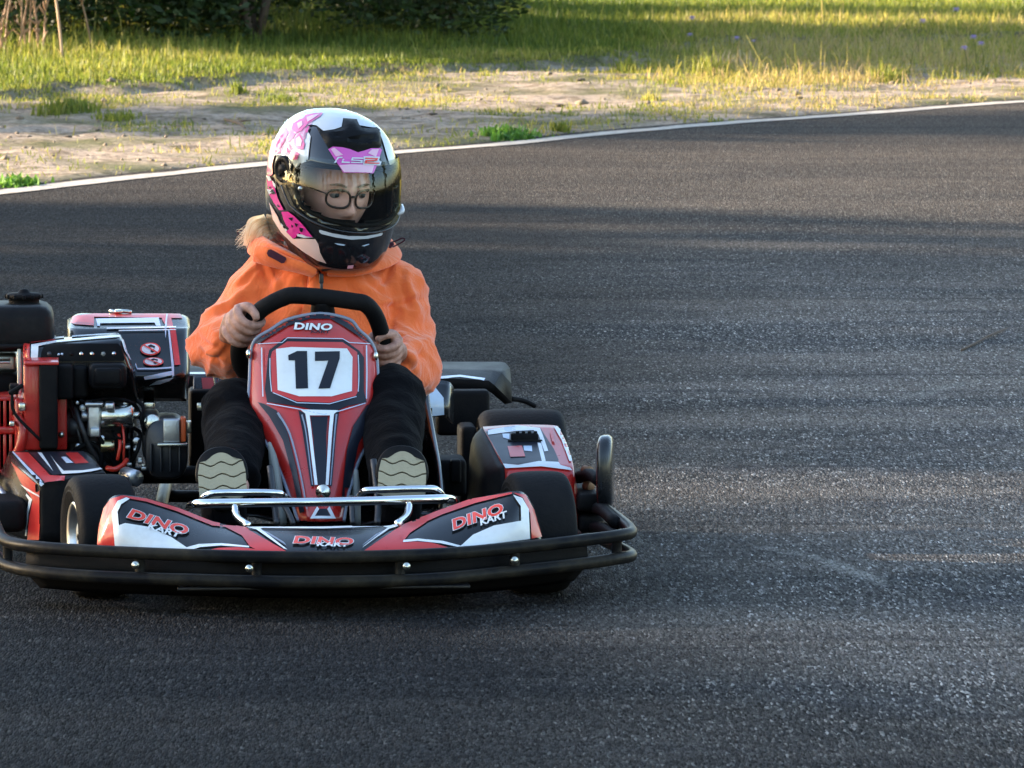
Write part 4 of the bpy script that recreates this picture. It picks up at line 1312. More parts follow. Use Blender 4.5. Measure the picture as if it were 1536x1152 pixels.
# ------------------------------------------------------------------ seat
sx = P(484, 600, .8).x
def seat_row(y, zb, zr, w, wb, dy=.0):
    return [Vector((sx + x, y + d, z)) for x, d, z in ((-w - .012, dy, zr), (-w, 0, zr + .004), (-w * .96, 0, zb + (zr - zb) * .5), (-wb, 0, zb + .03), (0, 0, zb), (wb, 0, zb + .03), (w * .96, 0, zb + (zr - zb) * .5), (w, 0, zr + .004), (w + .012, dy, zr))]
rows = [seat_row(.34, .10, .16, .235, .16), seat_row(.50, .085, .21, .235, .17), seat_row(.68, .09, .27, .23, .17), seat_row(.82, .13, .34, .225, .16), seat_row(.90, .26, .42, .235, .16), seat_row(.95, .38, .47, .215, .16), seat_row(1.0, .46, .50, .18, .14)]
seat = sheet('seat', rows, 4, 4, M['black_gloss'], kart, 0)
seat.modifiers.new('thickness', 'SOLIDIFY').thickness = .007
bm = bmesh.new()
for s in (-1, 1): tube(bm, [Vector((sx + s * w, y, z)) for w, y, z in ((.238, .33, .155), (.240, .5, .213), (.236, .68, .275), (.231, .82, .345), (.241, .90, .425), (.221, .95, .475), (.18, 1.005, .505))], .007, 4, 8)
pieces('seat_rim', bm, 'black_gloss', seat)

# ------------------------------------------------------------------ right pod: moulded nose with its sticker
z2b = lambda *p: zm(5.2375, 640, 520, p)
rows = [[P(724, 640, .66), P(775, 637, .67), P(831, 638, .66), P(838, 644, .66), P(842, 655, .68)],
        [P(734, 660, .56), P(785, 660, .56), P(842, 660, .56), P(850, 668, .57), P(852, 680, .62)],
        [P(750, 690, .43), P(800, 687, .43), P(852, 690, .43), P(859, 695, .44), P(861, 705, .52)],
        [P(757, 704, .38), P(805, 700, .38), P(855, 704, .38), P(861, 710, .40), P(864, 720, .48)],
        [P(758, 725, .36), P(805, 725, .36), P(856, 728, .36), P(864, 730, .39), P(867, 745, .46)],
        [P(760, 800, .36), P(805, 800, .36), P(860, 800, .36), P(868, 800, .39), P(872, 800, .46)]]
pod = sheet('side_pod', rows, 5, 5, M['red'], kart, .005)
rows = [[P(722, 641, .665), P(728, 650, .61), P(738, 668, .525), P(750, 692, .425), P(757, 706, .378), P(758, 760, .36), P(760, 800, .36)],
        [P(706, 668, .68), P(708, 678, .62), P(714, 695, .53), P(722, 715, .44), P(730, 735, .40), P(733, 765, .38), P(736, 800, .38)],
        [P(700, 760, .70), P(702, 762, .63), P(708, 770, .54), P(716, 780, .46), P(722, 790, .42), P(726, 800, .40), P(730, 810, .40)]]
sheet('pod_flank', rows, 4, 4, M['black'], pod, .005)
decal('pod_sticker', pod, [z2b((452, 655), (890, 640), (1000, 810), (1035, 890), (1035, 935), (600, 925), (520, 770))], M['navy'], pod, 1)
decal('white_sticker', pod, [z2b((450, 668), (600, 640), (710, 625), (890, 645), (912, 700), (955, 825), (925, 830), (880, 700), (840, 662), (706, 668), (470, 700)), z2b((600, 925), (720, 935), (880, 905), (1035, 912), (1050, 935), (1125, 955), (1140, 975), (900, 945), (620, 960)), z2b((870, 760), (900, 765), (935, 905), (905, 908)), z2b((1000, 612), (1075, 680), (1110, 770), (1140, 900), (1120, 905), (1060, 740), (1030, 690), (995, 625))], M['white'], pod, 2)
decal('pale_sticker', pod, [z2b((600, 640), (690, 628), (706, 665), (615, 675)), z2b((595, 690), (650, 690), (650, 735), (600, 720)), z2b((760, 785), (825, 785), (830, 830), (765, 822))], M['pale'], pod, 2)
decal('red_sticker', pod, [z2b((635, 790), (748, 785), (775, 870), (658, 874)), z2b((965, 665), (985, 655), (1010, 760), (985, 750))], M['red_sticker'], pod, 3)
bm = bmesh.new()
px_box(bm, 767, 650, 808, 666, .545, .57, .004); px_box(bm, 762, 660, 814, 664, .54, .56, .002)
for x in (774, 783, 792, 801): px_box(bm, x, 647, x + 5, 652, .548, .56, .0015)
part('clip', bm, 'matte', pod)

# ------------------------------------------------------------------ right side bumper: upright padded loop and low rubber rail
def stadium(cx, cy, a, b, n=28, e=3.2): return [(cx + u, cy + v) for u, v in sup(n, a, b, e)]
bm = bmesh.new()
r0 = []
for s, k in ((0, .82), (.12, .95), (.3, 1), (.7, 1), (.88, .95), (1, .82)):
    ring = []
    for u, v in sup(28, .062 * k, .080 * k, 2.8):          # in the y-z plane, thickness along x
        q = P(908, 708, .33)
        ring.append(q + Vector(((s - .5) * .034 + u * .14, u, v)))
    r0.append(ring)
ring_loft(bm, r0)
part('side_bumper', bm, 'black_gloss')
bm = bmesh.new()
tube(bm, [P(868, 716, .50), P(885, 712, .42), P(900, 722, .35)], .014, 4, 10)
tube(bm, [P(905, 765, .28), P(908, 745, .31), P(908, 715, .33)], .011, 4, 10)
tube(bm, [P(868, 768, .75), P(880, 764, .55), P(902, 764, .28), P(925, 785, .06)], .014, 4, 10)
tube(bm, [P(866, 792, .75), P(882, 790, .5), P(905, 793, .2), P(925, 806, .0)], .014, 4, 10)
side_rail = part('side_rail', bm, 'matte')
bm = bmesh.new(); px_box(bm, 866, 742, 903, 768, .34, .9, .012); px_box(bm, 868, 772, 906, 800, .36, .85, .012)
pieces('rubber_rail', bm, 'matte', side_rail)
bm = bmesh.new()
for x, y in ((876, 705), (878, 728)): cyl(bm, P(x, y, .455), P(x + 9, y + 2, .44), .011, 12)
pieces('bolt', bm, 'rust', side_rail)

# ------------------------------------------------------------------ rear bumper
rows = [[P(x, y, d) for x, y, d in ((258, 545, 1.50), (284, 541, 1.52), (500, 541, 1.56), (650, 542.5, 1.54), (750, 542.5, 1.52), (758, 544, 1.51), (765, 552, 1.46))],
        [P(x, y, d) for x, y, d in ((250, 556, 1.40), (284, 553, 1.42), (500, 553, 1.45), (650, 554, 1.44), (740, 556, 1.42), (752, 559, 1.40), (767, 575, 1.40))],
        [P(x, y, d) for x, y, d in ((245, 566, 1.32), (284, 564, 1.34), (500, 564, 1.36), (650, 566, 1.35), (733, 571, 1.33), (741, 577, 1.33), (768, 604, 1.36))],
        [P(x, y, d) for x, y, d in ((246, 582, 1.31), (284, 582, 1.33), (500, 582, 1.35), (650, 584, 1.34), (732, 586, 1.325), (738, 590, 1.33), (757, 606, 1.36))]]
rb = sheet('rear_bumper', rows, 1, 1, M['black'], kart, .006, 18)
decal('red_sticker', rb, [[(297, 566), (318, 566), (318, 578), (300, 580)]], M['red_sticker'], rb, 1)
decal('white_pinstripe', rb, [[(284, 559), (318, 559), (318, 562), (284, 562)], [(650, 566), (690, 563), (728, 568), (726, 571), (690, 566), (650, 569)]], M['pale'], rb, 1)
bm = bmesh.new()
px_box(bm, 655, 590, 712, 615, 1.3, 1.4, .01); tube(bm, [P(766, 598, 1.44), P(785, 601, 1.46), P(803, 609, 1.47)], .006, 4, 8); px_box(bm, 655, 586, 735, 654, 1.22, 1.28, .01)
px_box(bm, 690, 640, 716, 760, .98, 1.1, .012); px_box(bm, 655, 690, 700, 745, .72, .85, .01); px_box(bm, 676, 690, 692, 725, .7, .74, .006)
px_box(bm, 284, 585, 330, 720, 1.1, 1.2, .01)
pieces('rear_frame', bm, 'matte', kart)
rows = [[P(640, 569, 1.16), P(660, 570, 1.17), P(674, 573, 1.17), P(681, 581, 1.20)], [P(640, 600, 1.12), P(662, 602, 1.13), P(674, 606, 1.14), P(681, 612, 1.18)], [P(645, 626, 1.12), P(662, 625, 1.13), P(673, 629, 1.14), P(681, 636, 1.18)]]
ip = sheet('inner_panel', rows, 4, 4, M['black_gloss'], kart, .005)
decal('pale_sticker', ip, [[(640, 575), (648, 576), (665, 597), (666, 622), (648, 624), (640, 624)]], M['pale'], ip, 1)
rows = [[P(290, 562, 1.16), P(305, 561, 1.16), P(330, 561, 1.16)], [P(290, 590, 1.13), P(305, 590, 1.13), P(330, 590, 1.13)], [P(292, 612, 1.13), P(305, 612, 1.13), P(330, 612, 1.13)]]
ip2 = sheet('inner_panel', rows, 4, 4, M['black_gloss'], kart, .005)
decal('red_sticker', ip2, [[(302, 567), (330, 567), (330, 580), (316, 596), (306, 600)]], M['red_sticker'], ip2, 1)

# ------------------------------------------------------------------ left pod
rows = [[P(14, 676, .58), P(24, 677, .57), P(60, 677, .57), P(122, 677, .57), P(140, 684, .56)],
        [P(34, 700, .40), P(46, 700, .39), P(80, 698, .39), P(135, 692, .40), P(150, 700, .40)],
        [P(54, 720, .27), P(66, 721, .26), P(95, 717, .26), P(148, 706, .30), P(160, 712, .30)],
        [P(60, 731, .25), P(68, 733, .245), P(98, 730, .245), P(150, 722, .28), P(162, 726, .28)],
        [P(60, 815, .25), P(68, 815, .245), P(98, 815, .245), P(150, 815, .28), P(162, 815, .28)]]
lpod = sheet('side_pod', rows, 5, 5, M['black'], kart, .005)
rows = [[P(14, 678, .58), P(34, 701, .40), P(54, 722, .27), P(60, 733, .25), P(61, 815, .25)],
        [P(2, 708, .60), P(24, 728, .43), P(46, 742, .31), P(53, 752, .28), P(50, 815, .28)],
        [P(-20, 790, .64), P(8, 800, .47), P(34, 808, .35), P(42, 812, .31), P(38, 818, .31)]]
lfl = sheet('pod_flank', rows, 4, 4, M['black_gloss'], lpod, .005)
z3 = lambda *p: zm(4.8, 0, 660, p)
decal('red_sticker', lpod, [z3((100, 90), (205, 95), (360, 258), (470, 262), (462, 290), (320, 306))], M['red_sticker'], lpod, 1)
decal('black_sticker', lpod, [z3((212, 95), (600, 85), (735, 205), (600, 228), (470, 248), (380, 256))], M['navy'], lpod, 1)
decal('white_sticker', lpod, [z3((270, 95), (300, 97), (345, 165), (385, 232), (340, 180)), z3((362, 112), (400, 165), (460, 228), (600, 224), (722, 205), (734, 215), (660, 232), (560, 244), (448, 250))], M['white'], lpod, 2)
lettering('lettering', lpod, '57', 92, 696, 16, 9, 3, M['pale'], lpod, 3, .03, -.35) if False else decal('white_sticker', lpod, [z3((440, 130), (475, 128), (530, 172), (480, 174))], M['pale'], lpod, 3)
decal('red_sticker', lpod, [z3((470, 98), (560, 95), (640, 170), (540, 176))], M['red_sticker'], lpod, 2)
decal('silver_edge', lpod, [z3(*ribbon([(92, 92), (200, 210), (310, 325)], [10, 26]))], M['pale'], lpod, 3)
decal('red_sticker', lfl, [z3((85, 160), (300, 345), (296, 520), (285, 720), (200, 720), (215, 560), (240, 430), (150, 300))], M['red_sticker'], lfl, 1)
decal('white_sticker', lfl, [z3((196, 385), (238, 428), (212, 520), (196, 690), (186, 690), (200, 520), (214, 432), (192, 400)), z3((150, 318), (290, 400), (290, 412), (200, 365))], M['white'], lfl, 2)
bm = bmesh.new(); px_box(bm, -30, 752, 40, 800, .3, .8, .02); px_box(bm, -40, 690, 8, 745, .72, .9, .015)
pieces('rubber_rail', bm, 'matte', kart)

# ------------------------------------------------------------------ engine, its cover and tank
eng = empty('engine'); eng.parent = kart
def epart(name, bm, mat, sharp=None): return obj(name, bm, M[mat], eng, True, sharp)
bm = bmesh.new()
px_box(bm, 40, 560, 205, 705, .86, 1.15, .02)
px_box(bm, 100, 640, 150, 690, .78, .9, .012)
cyl(bm, P(98, 640, .75), P(128, 640, .75), .036, 20); cyl(bm, P(104, 640, .72), P(124, 640, .72), .022, 16)
px_box(bm, 110, 605, 128, 700, .80, .9, .008)
tube(bm, [P(112, 610, .72), P(122, 640, .69), P(140, 680, .70), P(160, 700, .72)], .007, 4, 8)
tube(bm, [P(105, 600, .74), P(118, 650, .70), P(130, 690, .72)], .005, 4, 8)
for x in (185, 192, 199): px_box(bm, x, 650, x + 4, 702, .74, .85, .003)
epart('engine_block', bm, 'iron')
# red side housing with the black filter box in front of it
bm = bmesh.new(); px_box(bm, 36, 546, 62, 676, .62, .85, .006); px_box(bm, 84, 560, 100, 675, .70, .9, .004); px_box(bm, 36, 543, 88, 548, .60, .85, .002)
epart('red_housing', bm, 'red', 40)
bm = bmesh.new(); px_box(bm, 59, 547, 86, 674, .60, .8, .006); px_box(bm, 84, 548, 110, 600, .66, .9, .008)
pieces('black_housing', bm, 'matte', eng)
bm = bmesh.new()
for x, y in ((92, 586), (92, 652)): bmesh.ops.create_uvsphere(bm, u_segments=10, v_segments=8, radius=.007, matrix=Matrix.Translation(P(x, y, .695)))
px_box(bm, 28, 605, 38, 617, .60, .63, .003); px_box(bm, 14, 632, 22, 640, .60, .62, .003)
pieces('bolt', bm, 'zinc', eng)
# recoil starter cowl with cooling slots
bm = bmesh.new()
for a in range(2):
    y0 = (602, 652)[a]; y1 = (640, 704)[a]
    px_box(bm, -60, y0 - 6, 24, y0, .66, .8, .003); px_box(bm, -60, y1, 24, y1 + 6, .66, .8, .003)
    for x in range(-58, 24, 9): px_box(bm, x, y0 - 1, x + 4.5, y1 + 1, .66, .8, .002)
px_box(bm, 22, 598, 38, 680, .64, .8, .008); px_box(bm, -60, 640, 24, 652, .655, .8, .004)
tube(bm, [P(24, 622, .63), P(34, 645, .62), P(30, 670, .62), P(22, 690, .63)], .012, 4, 10)
epart('recoil_cowl', bm, 'red', 45)
bm = bmesh.new(); px_box(bm, -60, 598, 24, 708, .72, .9, .004)
tube(bm, [P(14, 590, .60), P(24, 584, .6), P(34, 578, .6)], .005, 3, 8); tube(bm, [P(18, 590, .6), P(22, 620, .6), P(60, 660, .59)], .0035, 4, 8)
px_box(bm, 14, 578, 28, 592, .62, .68, .004)
epart('cowl_back', bm, 'matte')
# starter motor, solenoid
bm = bmesh.new()
cyl(bm, P(150, 624, .70), P(200, 623, .70), .0255, 26, bev=.004); cyl(bm, P(199, 623, .70), P(209, 623, .70), .008, 12)
part_st = epart('starter_motor', bm, 'zinc')
bm = bmesh.new()
px_box(bm, 131, 608, 151, 655, .68, .74, .006); px_box(bm, 127, 604, 155, 610, .665, .74, .003); px_box(bm, 135, 642, 150, 656, .665, .7, .003); px_box(bm, 157, 604, 172, 616, .662, .70, .005)
cyl(bm, P(122, 624, .7), P(132, 624, .7), .012, 12)
for x, y in ((200, 672), (206, 690), (190, 694), (212, 700), (188, 668)): px_box(bm, x, y, x + 8, y + 6, .70, .75, .002)
cyl(bm, P(188, 712, .55), P(205, 718, .5), .018, 16)
pieces('cast_bracket', bm, 'alloy', eng)
bm = bmesh.new(); cyl(bm, P(151, 669, .70), P(172, 669, .70), .0145, 20)
epart('solenoid', bm, 'brass')
bm = bmesh.new(); tube(bm, [P(160, 702, .66), P(172, 704, .65), P(184, 698, .66), P(190, 690, .68)], .006, 4, 8); tube(bm, [P(178, 652, .7), P(180, 668, .68), P(176, 690, .68)], .004, 4, 8); tube(bm, [P(184, 640, .70), P(186, 660, .69), P(185, 690, .69)], .003, 4, 8)
pieces('red_cable', bm, 'hot_red', eng)
bm = bmesh.new()
for pts, r_ in ((((112, 612), (128, 628), (150, 658), (168, 690), (186, 706)), .005), (((140, 602), (160, 598), (186, 600), (206, 612), (214, 640)), .004), (((100, 690), (118, 672), (138, 666), (152, 680), (150, 706)), .006), (((196, 640), (210, 650), (206, 676), (194, 700), (198, 716)), .0045), (((120, 600), (140, 606), (176, 600), (196, 604)), .0035), (((168, 646), (176, 656), (196, 660), (214, 652)), .003), (((205, 600), (215, 612), (212, 630), (220, 660)), .004)):
    tube(bm, [P(x, y, .70 - .02 * math.sin(k * 1.7 + x)) for k, (x, y) in enumerate(pts)], r_, 5, 8)
pieces('hose', bm, 'matte', eng)
bm = bmesh.new()
for k in range(16):
    x, y = 116 + (k * 37) % 96, 604 + (k * 53) % 104
    cyl(bm, P(x, y, .70), P(x, y, .715), .0042 + .002 * (k % 3), 8)
pieces('screw', bm, 'alloy', eng)
# clutch and gearbox housing
bm = bmesh.new()
c = P(249, 670, .74)
rings = []
for s, k in ((0, .90), (.06, .97), (.12, 1), (.9, 1), (1, .95)):
    rings.append([c + Vector((u * k, -.06 + s * .16, v * k)) for u, v in sup(36, .048, .068, 3.2)])
ring_loft(bm, rings)
px_box(bm, 214, 622, 240, 690, .70, .85, .012)
for x in (225, 240, 254, 268): px_box(bm, x, 666, x + 3, 708, .672, .70, .002)
for k in range(3): px_box(bm, 186 + 6 * k, 640, 190 + 6 * k, 700, .74 + .01 * k, .86, .004)
gb = epart('gearbox', bm, 'iron')
bm = bmesh.new(); px_box(bm, 245, 629, 270, 664, .668, .70, .003)
obj('label_plate', bm, M['alloy'], eng); bm = bmesh.new(); px_box(bm, 271, 627, 279, 663, .672, .72, .003); epart('orange_strip', bm, 'orange_plastic')
bm = bmesh.new(); px_box(bm, 236, 665, 281, 670, .662, .70, .002); px_box(bm, 279, 632, 287, 650, .72, .75, .002); px_box(bm, 215, 603, 232, 616, .86, .9, .003); px_box(bm, 296, 607, 316, 616, 1.0, 1.05, .002)
cyl(bm, P(228, 634, .688), P(229, 634, .70), .018, 20)
pieces('clamp', bm, 'zinc', eng)

# moulded engine cover: top deck, sloped face with the warning signs, tuck-under
CV = [(100, 108, 1.0), (104, 104, 1), (112, 101, 1), (150, 100, 1), (200, 100, 1), (240, 100, 1), (262, 100, 1), (272, 101, 1), (281, 104, 1), (285, 110, 1)]
prof = [(470, 1.10, 0), (472.5, 1.04, 0), (490, .95, 0), (496, .92, 0), (530, .86, 0), (556, .81, 0), (566, .80, 0), (578, .82, 0), (602, .90, 0)]
rows = []
for k, (py, d, _) in enumerate(prof):
    row = []
    for x, dyy in ((101, .06), (106, .025), (118, .008), (150, 0), (190, 0), (230, 0), (258, 0), (270, .004), (280, .018), (285, .06)):
        yy = py
        if x > 262 and py < 480: yy += (x - 262) * .12 + max(0, x - 278) * 1.0
        if x < 118 and py < 480: yy += (118 - x) * .55
        sh = 0
        if py > 556: sh = (py - 556) * (-.10 if x > 230 else 0) * (1 if x > 262 else .3)
        row.append(P(x + sh, yy, d + dyy))
    rows.append(row)
cover = sheet('engine_cover', rows, 5, 5, M['black_gloss'], kart, .005)
z7c = lambda *p: zm(5.76, 160, 420, p)
decal('red_sticker', cover, [[(110, 475), (141, 471), (270, 471.5), (274, 478), (141, 476), (141, 489), (112, 487), (106, 484)], z7c((470, 300), (552, 300), (572, 400), (596, 440), (632, 700), (634, 735), (586, 740), (565, 560), (545, 420), (520, 415), (480, 350))], M['red_sticker'], cover, 1)
decal('white_sticker', cover, [[(144, 479), (238, 477.5), (241, 490), (234, 490), (232, 485), (150, 486), (150, 490), (146, 490)], z7c((516, 300), (526, 300), (510, 510), (500, 420)), z7c((530, 440), (545, 440), (580, 740), (583, 830), (566, 838), (560, 740)), z7c((250, 720), (265, 765), (420, 765), (560, 755), (560, 768), (420, 778), (262, 778), (246, 740)),
    z7c((320, 835), (440, 815), (570, 790), (570, 822), (440, 845), (330, 858)), z7c((368, 905), (430, 868), (520, 850), (584, 838), (540, 868), (460, 893))], M['pale'], cover, 2)
decal('white_pinstripe', cover, [[(160, 492.2), (264, 490.5), (264, 492.5), (160, 494.5)], [(178, 496), (264, 494.5), (264, 496), (178, 497.5)]], M['white'], cover, 2)
def sign(cx, cy, a, b):
    decal('warning_sign', cover, [ellipse(cx, cy, a, b)], M['hot_red'], cover, 2, 4)
    decal('warning_sign', cover, [ellipse(cx, cy, a * .84, b * .82)], M['white'], cover, 3, 4)
    # dark figure of a hand and a flame under a red bar
    decal('pictogram', cover, [[(cx - a * .25, cy - b * .45), (cx + a * .05, cy - b * .7), (cx + a * .45, cy - b * .4), (cx + a * .4, cy + b * .0), (cx + a * .22, cy - b * .25), (cx + a * .05, cy - b * .3), (cx - a * .05, cy + b * .05)], [(cx + a * .0, cy + b * .3), (cx + a * .28, cy + b * .05), (cx + a * .5, cy + b * .3), (cx + a * .25, cy + b * .62), (cx + a * .05, cy + b * .55)]], M['navy'], cover, 4, 4)
    decal('pictogram', cover, [ribbon([(cx - a * .68, cy - b * .60), (cx + a * .66, cy + b * .62)], b * .22)], M['hot_red'], cover, 5, 4)
sign(225.5, 524.5, 15.5, 9.5); sign(230, 543.5, 15.5, 6.5)
bm = bmesh.new()
tube(bm, [P(165, 466, 1.06), P(175, 468, 1.05), P(185, 466.5, 1.05), P(197, 468, 1.05)], .004, 3, 8)
px_box(bm, 172, 465, 184, 470, 1.04, 1.07, .003)
part('latch', bm, 'zinc', cover)
# front shroud with the row of switches
prof = [(34, 513, 30), (0, 0, 0)]
rows = []
for (x0, y0, x1, y1, d) in ((30, 511, 172, 499, .90), (33, 513, 178, 499.5, .83), (34, 521, 184, 507, .745), (35, 530, 190, 523, .725), (36, 545, 198, 546, .72), (36, 560, 204, 562, .73), (38, 600, 210, 602, .80)):
    row = []
    for t in (0, .03, .10, .3, .5, .7, .9, .97, 1):
        row.append(P(x0 + (x1 - x0) * t, y0 + (y1 - y0) * t, d + (.04 if t in (0, 1) else .006 if t in (.03, .97) else 0)))
    rows.append(row)
shroud = sheet('engine_shroud', rows, 4, 5, M['black_gloss'], kart, .005)
z2 = lambda *p: zm(3.84, 0, 420, p)
decal('red_sticker', shroud, [z2((136, 365), (172, 372), (170, 480), (136, 478)), z2((140, 352), (310, 342), (320, 350), (180, 364))], M['red_sticker'], shroud, 1)
decal('white_sticker', shroud, [z2((180, 376), (320, 352), (560, 330), (690, 322), (692, 332), (560, 342), (330, 362), (222, 385), (216, 470), (178, 470))], M['white'], shroud, 2)
decal('white_pinstripe', shroud, [z2((130, 352), (400, 325), (690, 300), (690, 308), (400, 334), (135, 360)), z2((700, 320), (730, 420), (790, 510), (815, 570), (806, 575), (765, 490), (715, 410), (690, 330))], M['pale'], shroud, 2)
panel = decal('switch_panel', shroud, [z2((232, 468), (238, 420), (256, 378), (270, 370), (680, 368), (696, 385), (716, 450), (714, 466))], M['matte'], shroud, 2)
for x, y, m_ in ((74, 531, 'iron'), (88, 531.5, 'pale'), (93, 531, 'pale'), (107, 531, 'matte'), (122, 531, 'zinc'), (138, 531, 'zinc'), (155, 531, 'cream'), (171, 530.5, 'alloy')):
    bm = bmesh.new(); q = P(x, y, .722); r_ = .0055 if m_ != 'pale' else .003
    lathe(bm, [(0, .0005), (.002, r_ * .8), (.004, r_), (.012, r_)], 16, Matrix.Translation(q + Vector((0, -.008, 0))) @ Matrix.Rotation(R(90), 4, 'Z'))
    obj('switch', bm, M[m_], shroud)
bm = bmesh.new(); px_box(bm, 133, 546, 190, 584, .66, .74, .014); px_box(bm, 141, 552, 182, 578, .652, .68, .008); px_box(bm, 108, 548, 132, 598, .70, .76, .01)
epart('air_filter', bm, 'black')
# black fuel tank and cap
bm = bmesh.new(); px_box(bm, -52, 460, 82, 530, .80, 1.02, .03, .96)
tank = part('fuel_tank', bm, 'black')
bm = bmesh.new(); px_box(bm, -50, 516, 84, 524, .79, 1.03, .004); part('tank_seam', bm, 'black', tank)
bm = bmesh.new()
q = P(36, 449, .92)
MT = Matrix.Translation(q) @ Matrix.Rotation(R(-90), 4, 'Y')
lathe(bm, [(-.008, .034), (.001, .034), (.004, .040), (.010, .041), (.014, .036), (.015, .014), (.022, .010), (.024, .0005)], 28, MT)
for k in range(12):
    a = k * math.pi / 6
    rbox(bm, q + Vector((math.cos(a) * .039, math.sin(a) * .039, .007)), (.008, .008, .010), .002)
part('tank_cap', bm, 'matte', tank)
bm = bmesh.new()
px_box(bm, -40, 530, 26, 560, .9, 1.1, .01); px_box(bm, -30, 541, 16, 546, .84, .9, .003); px_box(bm, 26, 516, 33, 600, .80, .84, .003)
tube(bm, [P(-20, 720, .6), P(0, 735, .5), P(14, 760, .4)], .008, 4, 8)
pieces('engine_bracket', bm, 'alloy', eng)
bm = bmesh.new(); px_box(bm, -50, 560, 30, 600, .85, 1.1, .02); epart('exhaust_guard', bm, 'matte')

# ================================================================== THE DRIVER
driver = empty('person', matrix=KART)
tag(driver, 'person in an orange jacket and full-face helmet driving the kart', 'person')

# helmet frame: turned towards the right of the picture, chin down
HC = P(499, 269, .72)
H = Matrix.Translation(HC) @ Matrix.Rotation(R(21), 4, 'Z') @ Matrix.Rotation(R(11), 4, 'X') @ Matrix.Rotation(R(2), 4, 'Y') @ Matrix.Diagonal((1.0, 1.02, 1.03, 1))

# ------------------------------------------------------------------ body: one fused surface (head, neck, trunk, arms, hands)
def limb(bm, pts, r, flat=1.0, n=4, seg=14): tube(bm, pts, r, n, seg, flat=flat)

def head_mesh(bm):
    nu, nv = 44, 40
    rings = []
    for i in range(nv + 1):
        ph = -math.pi / 2 + math.pi * i / nv
        ring = []
        for k in range(nu):
            th = 2 * math.pi * k / nu
            x = math.cos(ph) * math.sin(th); y = -math.cos(ph) * math.cos(th); z = math.sin(ph)
            jaw = 1 - .22 * sstep(-z, .1, .95) * (1 if y < .3 else .6)
            p = Vector((x * .074 * jaw, y * (.088 if y < 0 else .100), z * .116))
            if y < 0:
                def g(cx, cz, sx, sz): return math.exp(-((p.x - cx) / sx) ** 2 - ((p.z - cz) / sz) ** 2)
                d = .0
                d += .024 * g(0, -.030, .0115, .013) + .014 * g(0, -.008, .010, .024) + .006 * (g(.012, -.034, .008, .008) + g(-.012, -.034, .008, .008))
                d -= .011 * (g(.032, .008, .017, .012) + g(-.032, .008, .017, .012))
                d += .006 * (g(.030, .028, .026, .010) + g(-.030, .028, .026, .010))
                d += .004 * (g(.042, -.024, .020, .020) + g(-.042, -.024, .020, .020))
                d += .007 * g(0, -.060, .022, .006) + .007 * g(0, -.073, .018, .007) - .004 * g(0, -.0665, .026, .003)
                d += .010 * g(0, -.098, .024, .016) - .004 * g(0, -.084, .030, .006)
                p.y -= d
            ring.append(H @ Vector((p.x, p.y - .015, p.z - .016)))
        rings.append(ring)
    ring_loft(bm, rings)

bm = bmesh.new()
head_mesh(bm)
HD = lambda x, y, z: H @ Vector((x, y - .015, z - .016))
for s in (-1, 1):
    tube(bm, [HD(s * .074, .006, .018), HD(s * .080, .012, .004), HD(s * .077, .008, -.018)], [.010, .013, .008], 3, 8)
NECK = P(490, 412, .76)
limb(bm, [H @ Vector((0, .03, -.08)), NECK.lerp(H @ Vector((0, .03, -.1)), .5), NECK], [.052, .052, .06])
HIP = P(486, 690, .80)
limb(bm, [NECK + Vector((0, 0, -.03)), P(490, 480, .76), P(487, 580, .78), HIP], [.075, .12, .115, .12], .75)
SHL, SHR = P(398, 424, .76), P(584, 428, .76)
limb(bm, [SHL, NECK + Vector((0, .0, -.06)), SHR], [.05, .07, .05])
WL, WR = P(343, 512, .575), P(592, 540, .575)
ELL, ELR = P(338, 518, .70), P(606, 545, .70)
for sh_, el_, wr_ in ((SHL, ELL, WL), (SHR, ELR, WR)):
    limb(bm, [sh_, sh_.lerp(el_, .5), el_, el_.lerp(wr_, .5), wr_], [.050, .045, .038, .034, .025])

# hands closed round the wheel rim
def hand(bm, grip, axis, wrist, out, thumb_up, k=1.0):
    """grip: rim centre in the fist; axis: rim direction towards the little finger; out: where the knuckles face"""
    axis = axis.normalized(); out = (out - axis * out.dot(axis)).normalized()
    side = axis.cross(out).normalized()
    if side.dot(wrist - grip) < 0: side = -side        # palm heel side
    r = .0195
    # the palm wraps the back of the rim on the wrist side
    pal = []
    for f, w in ((0, .021), (.5, .024), (1, .020)):
        pal.append(wrist.lerp(grip + side * .020 - out * .004, f))
    tube(bm, [wrist, wrist.lerp(grip + side * .026, .55), grip + side * .027 - out * .002], [.023, .028, .026], 4, 14, flat=.75)
    tube(bm, [grip + side * .024 - axis * .026 - out * .002, grip + side * .027, grip + side * .024 + axis * .026 - out * .002], [.017, .020, .016], 4, 12)
    for j, (o_, L, fr) in enumerate(((-.030, 1.0, .0092), (-.0105, 1.06, .0096), (.009, 1.0, .0092), (.0275, .86, .0080))):
        pts, rr = [], []
        n_ang = (8, 48, 100, 150, 205, 245)
        for m_, a in enumerate(n_ang):
            a = R(a * (.92 + .08 * L))
            rad = (r + fr * .95) * (1.10 if m_ in (1, 2) else 1.0) * k
            d = side * math.cos(a) + out * math.sin(a)
            pts.append(grip + axis * (o_ + .002 * math.sin(j * 2.1 + m_)) + d * rad + (side * .006 if m_ == 0 else Vector()))
            rr.append(fr * (1.12, 1.10, 1.02, .98, .90, .74)[m_])
        tube(bm, pts, rr, 4, 12)
    t0 = grip + side * .030 - axis * .026 * thumb_up
    t1 = grip - axis * .046 * thumb_up + side * .016 + out * .004
    t2 = grip - axis * .052 * thumb_up - side * .006 + out * .014
    t3 = grip - axis * .046 * thumb_up - side * .020 + out * .020
    tube(bm, [t0, t1, t2, t3], [.013, .0115, .010, .0075], 4, 12)

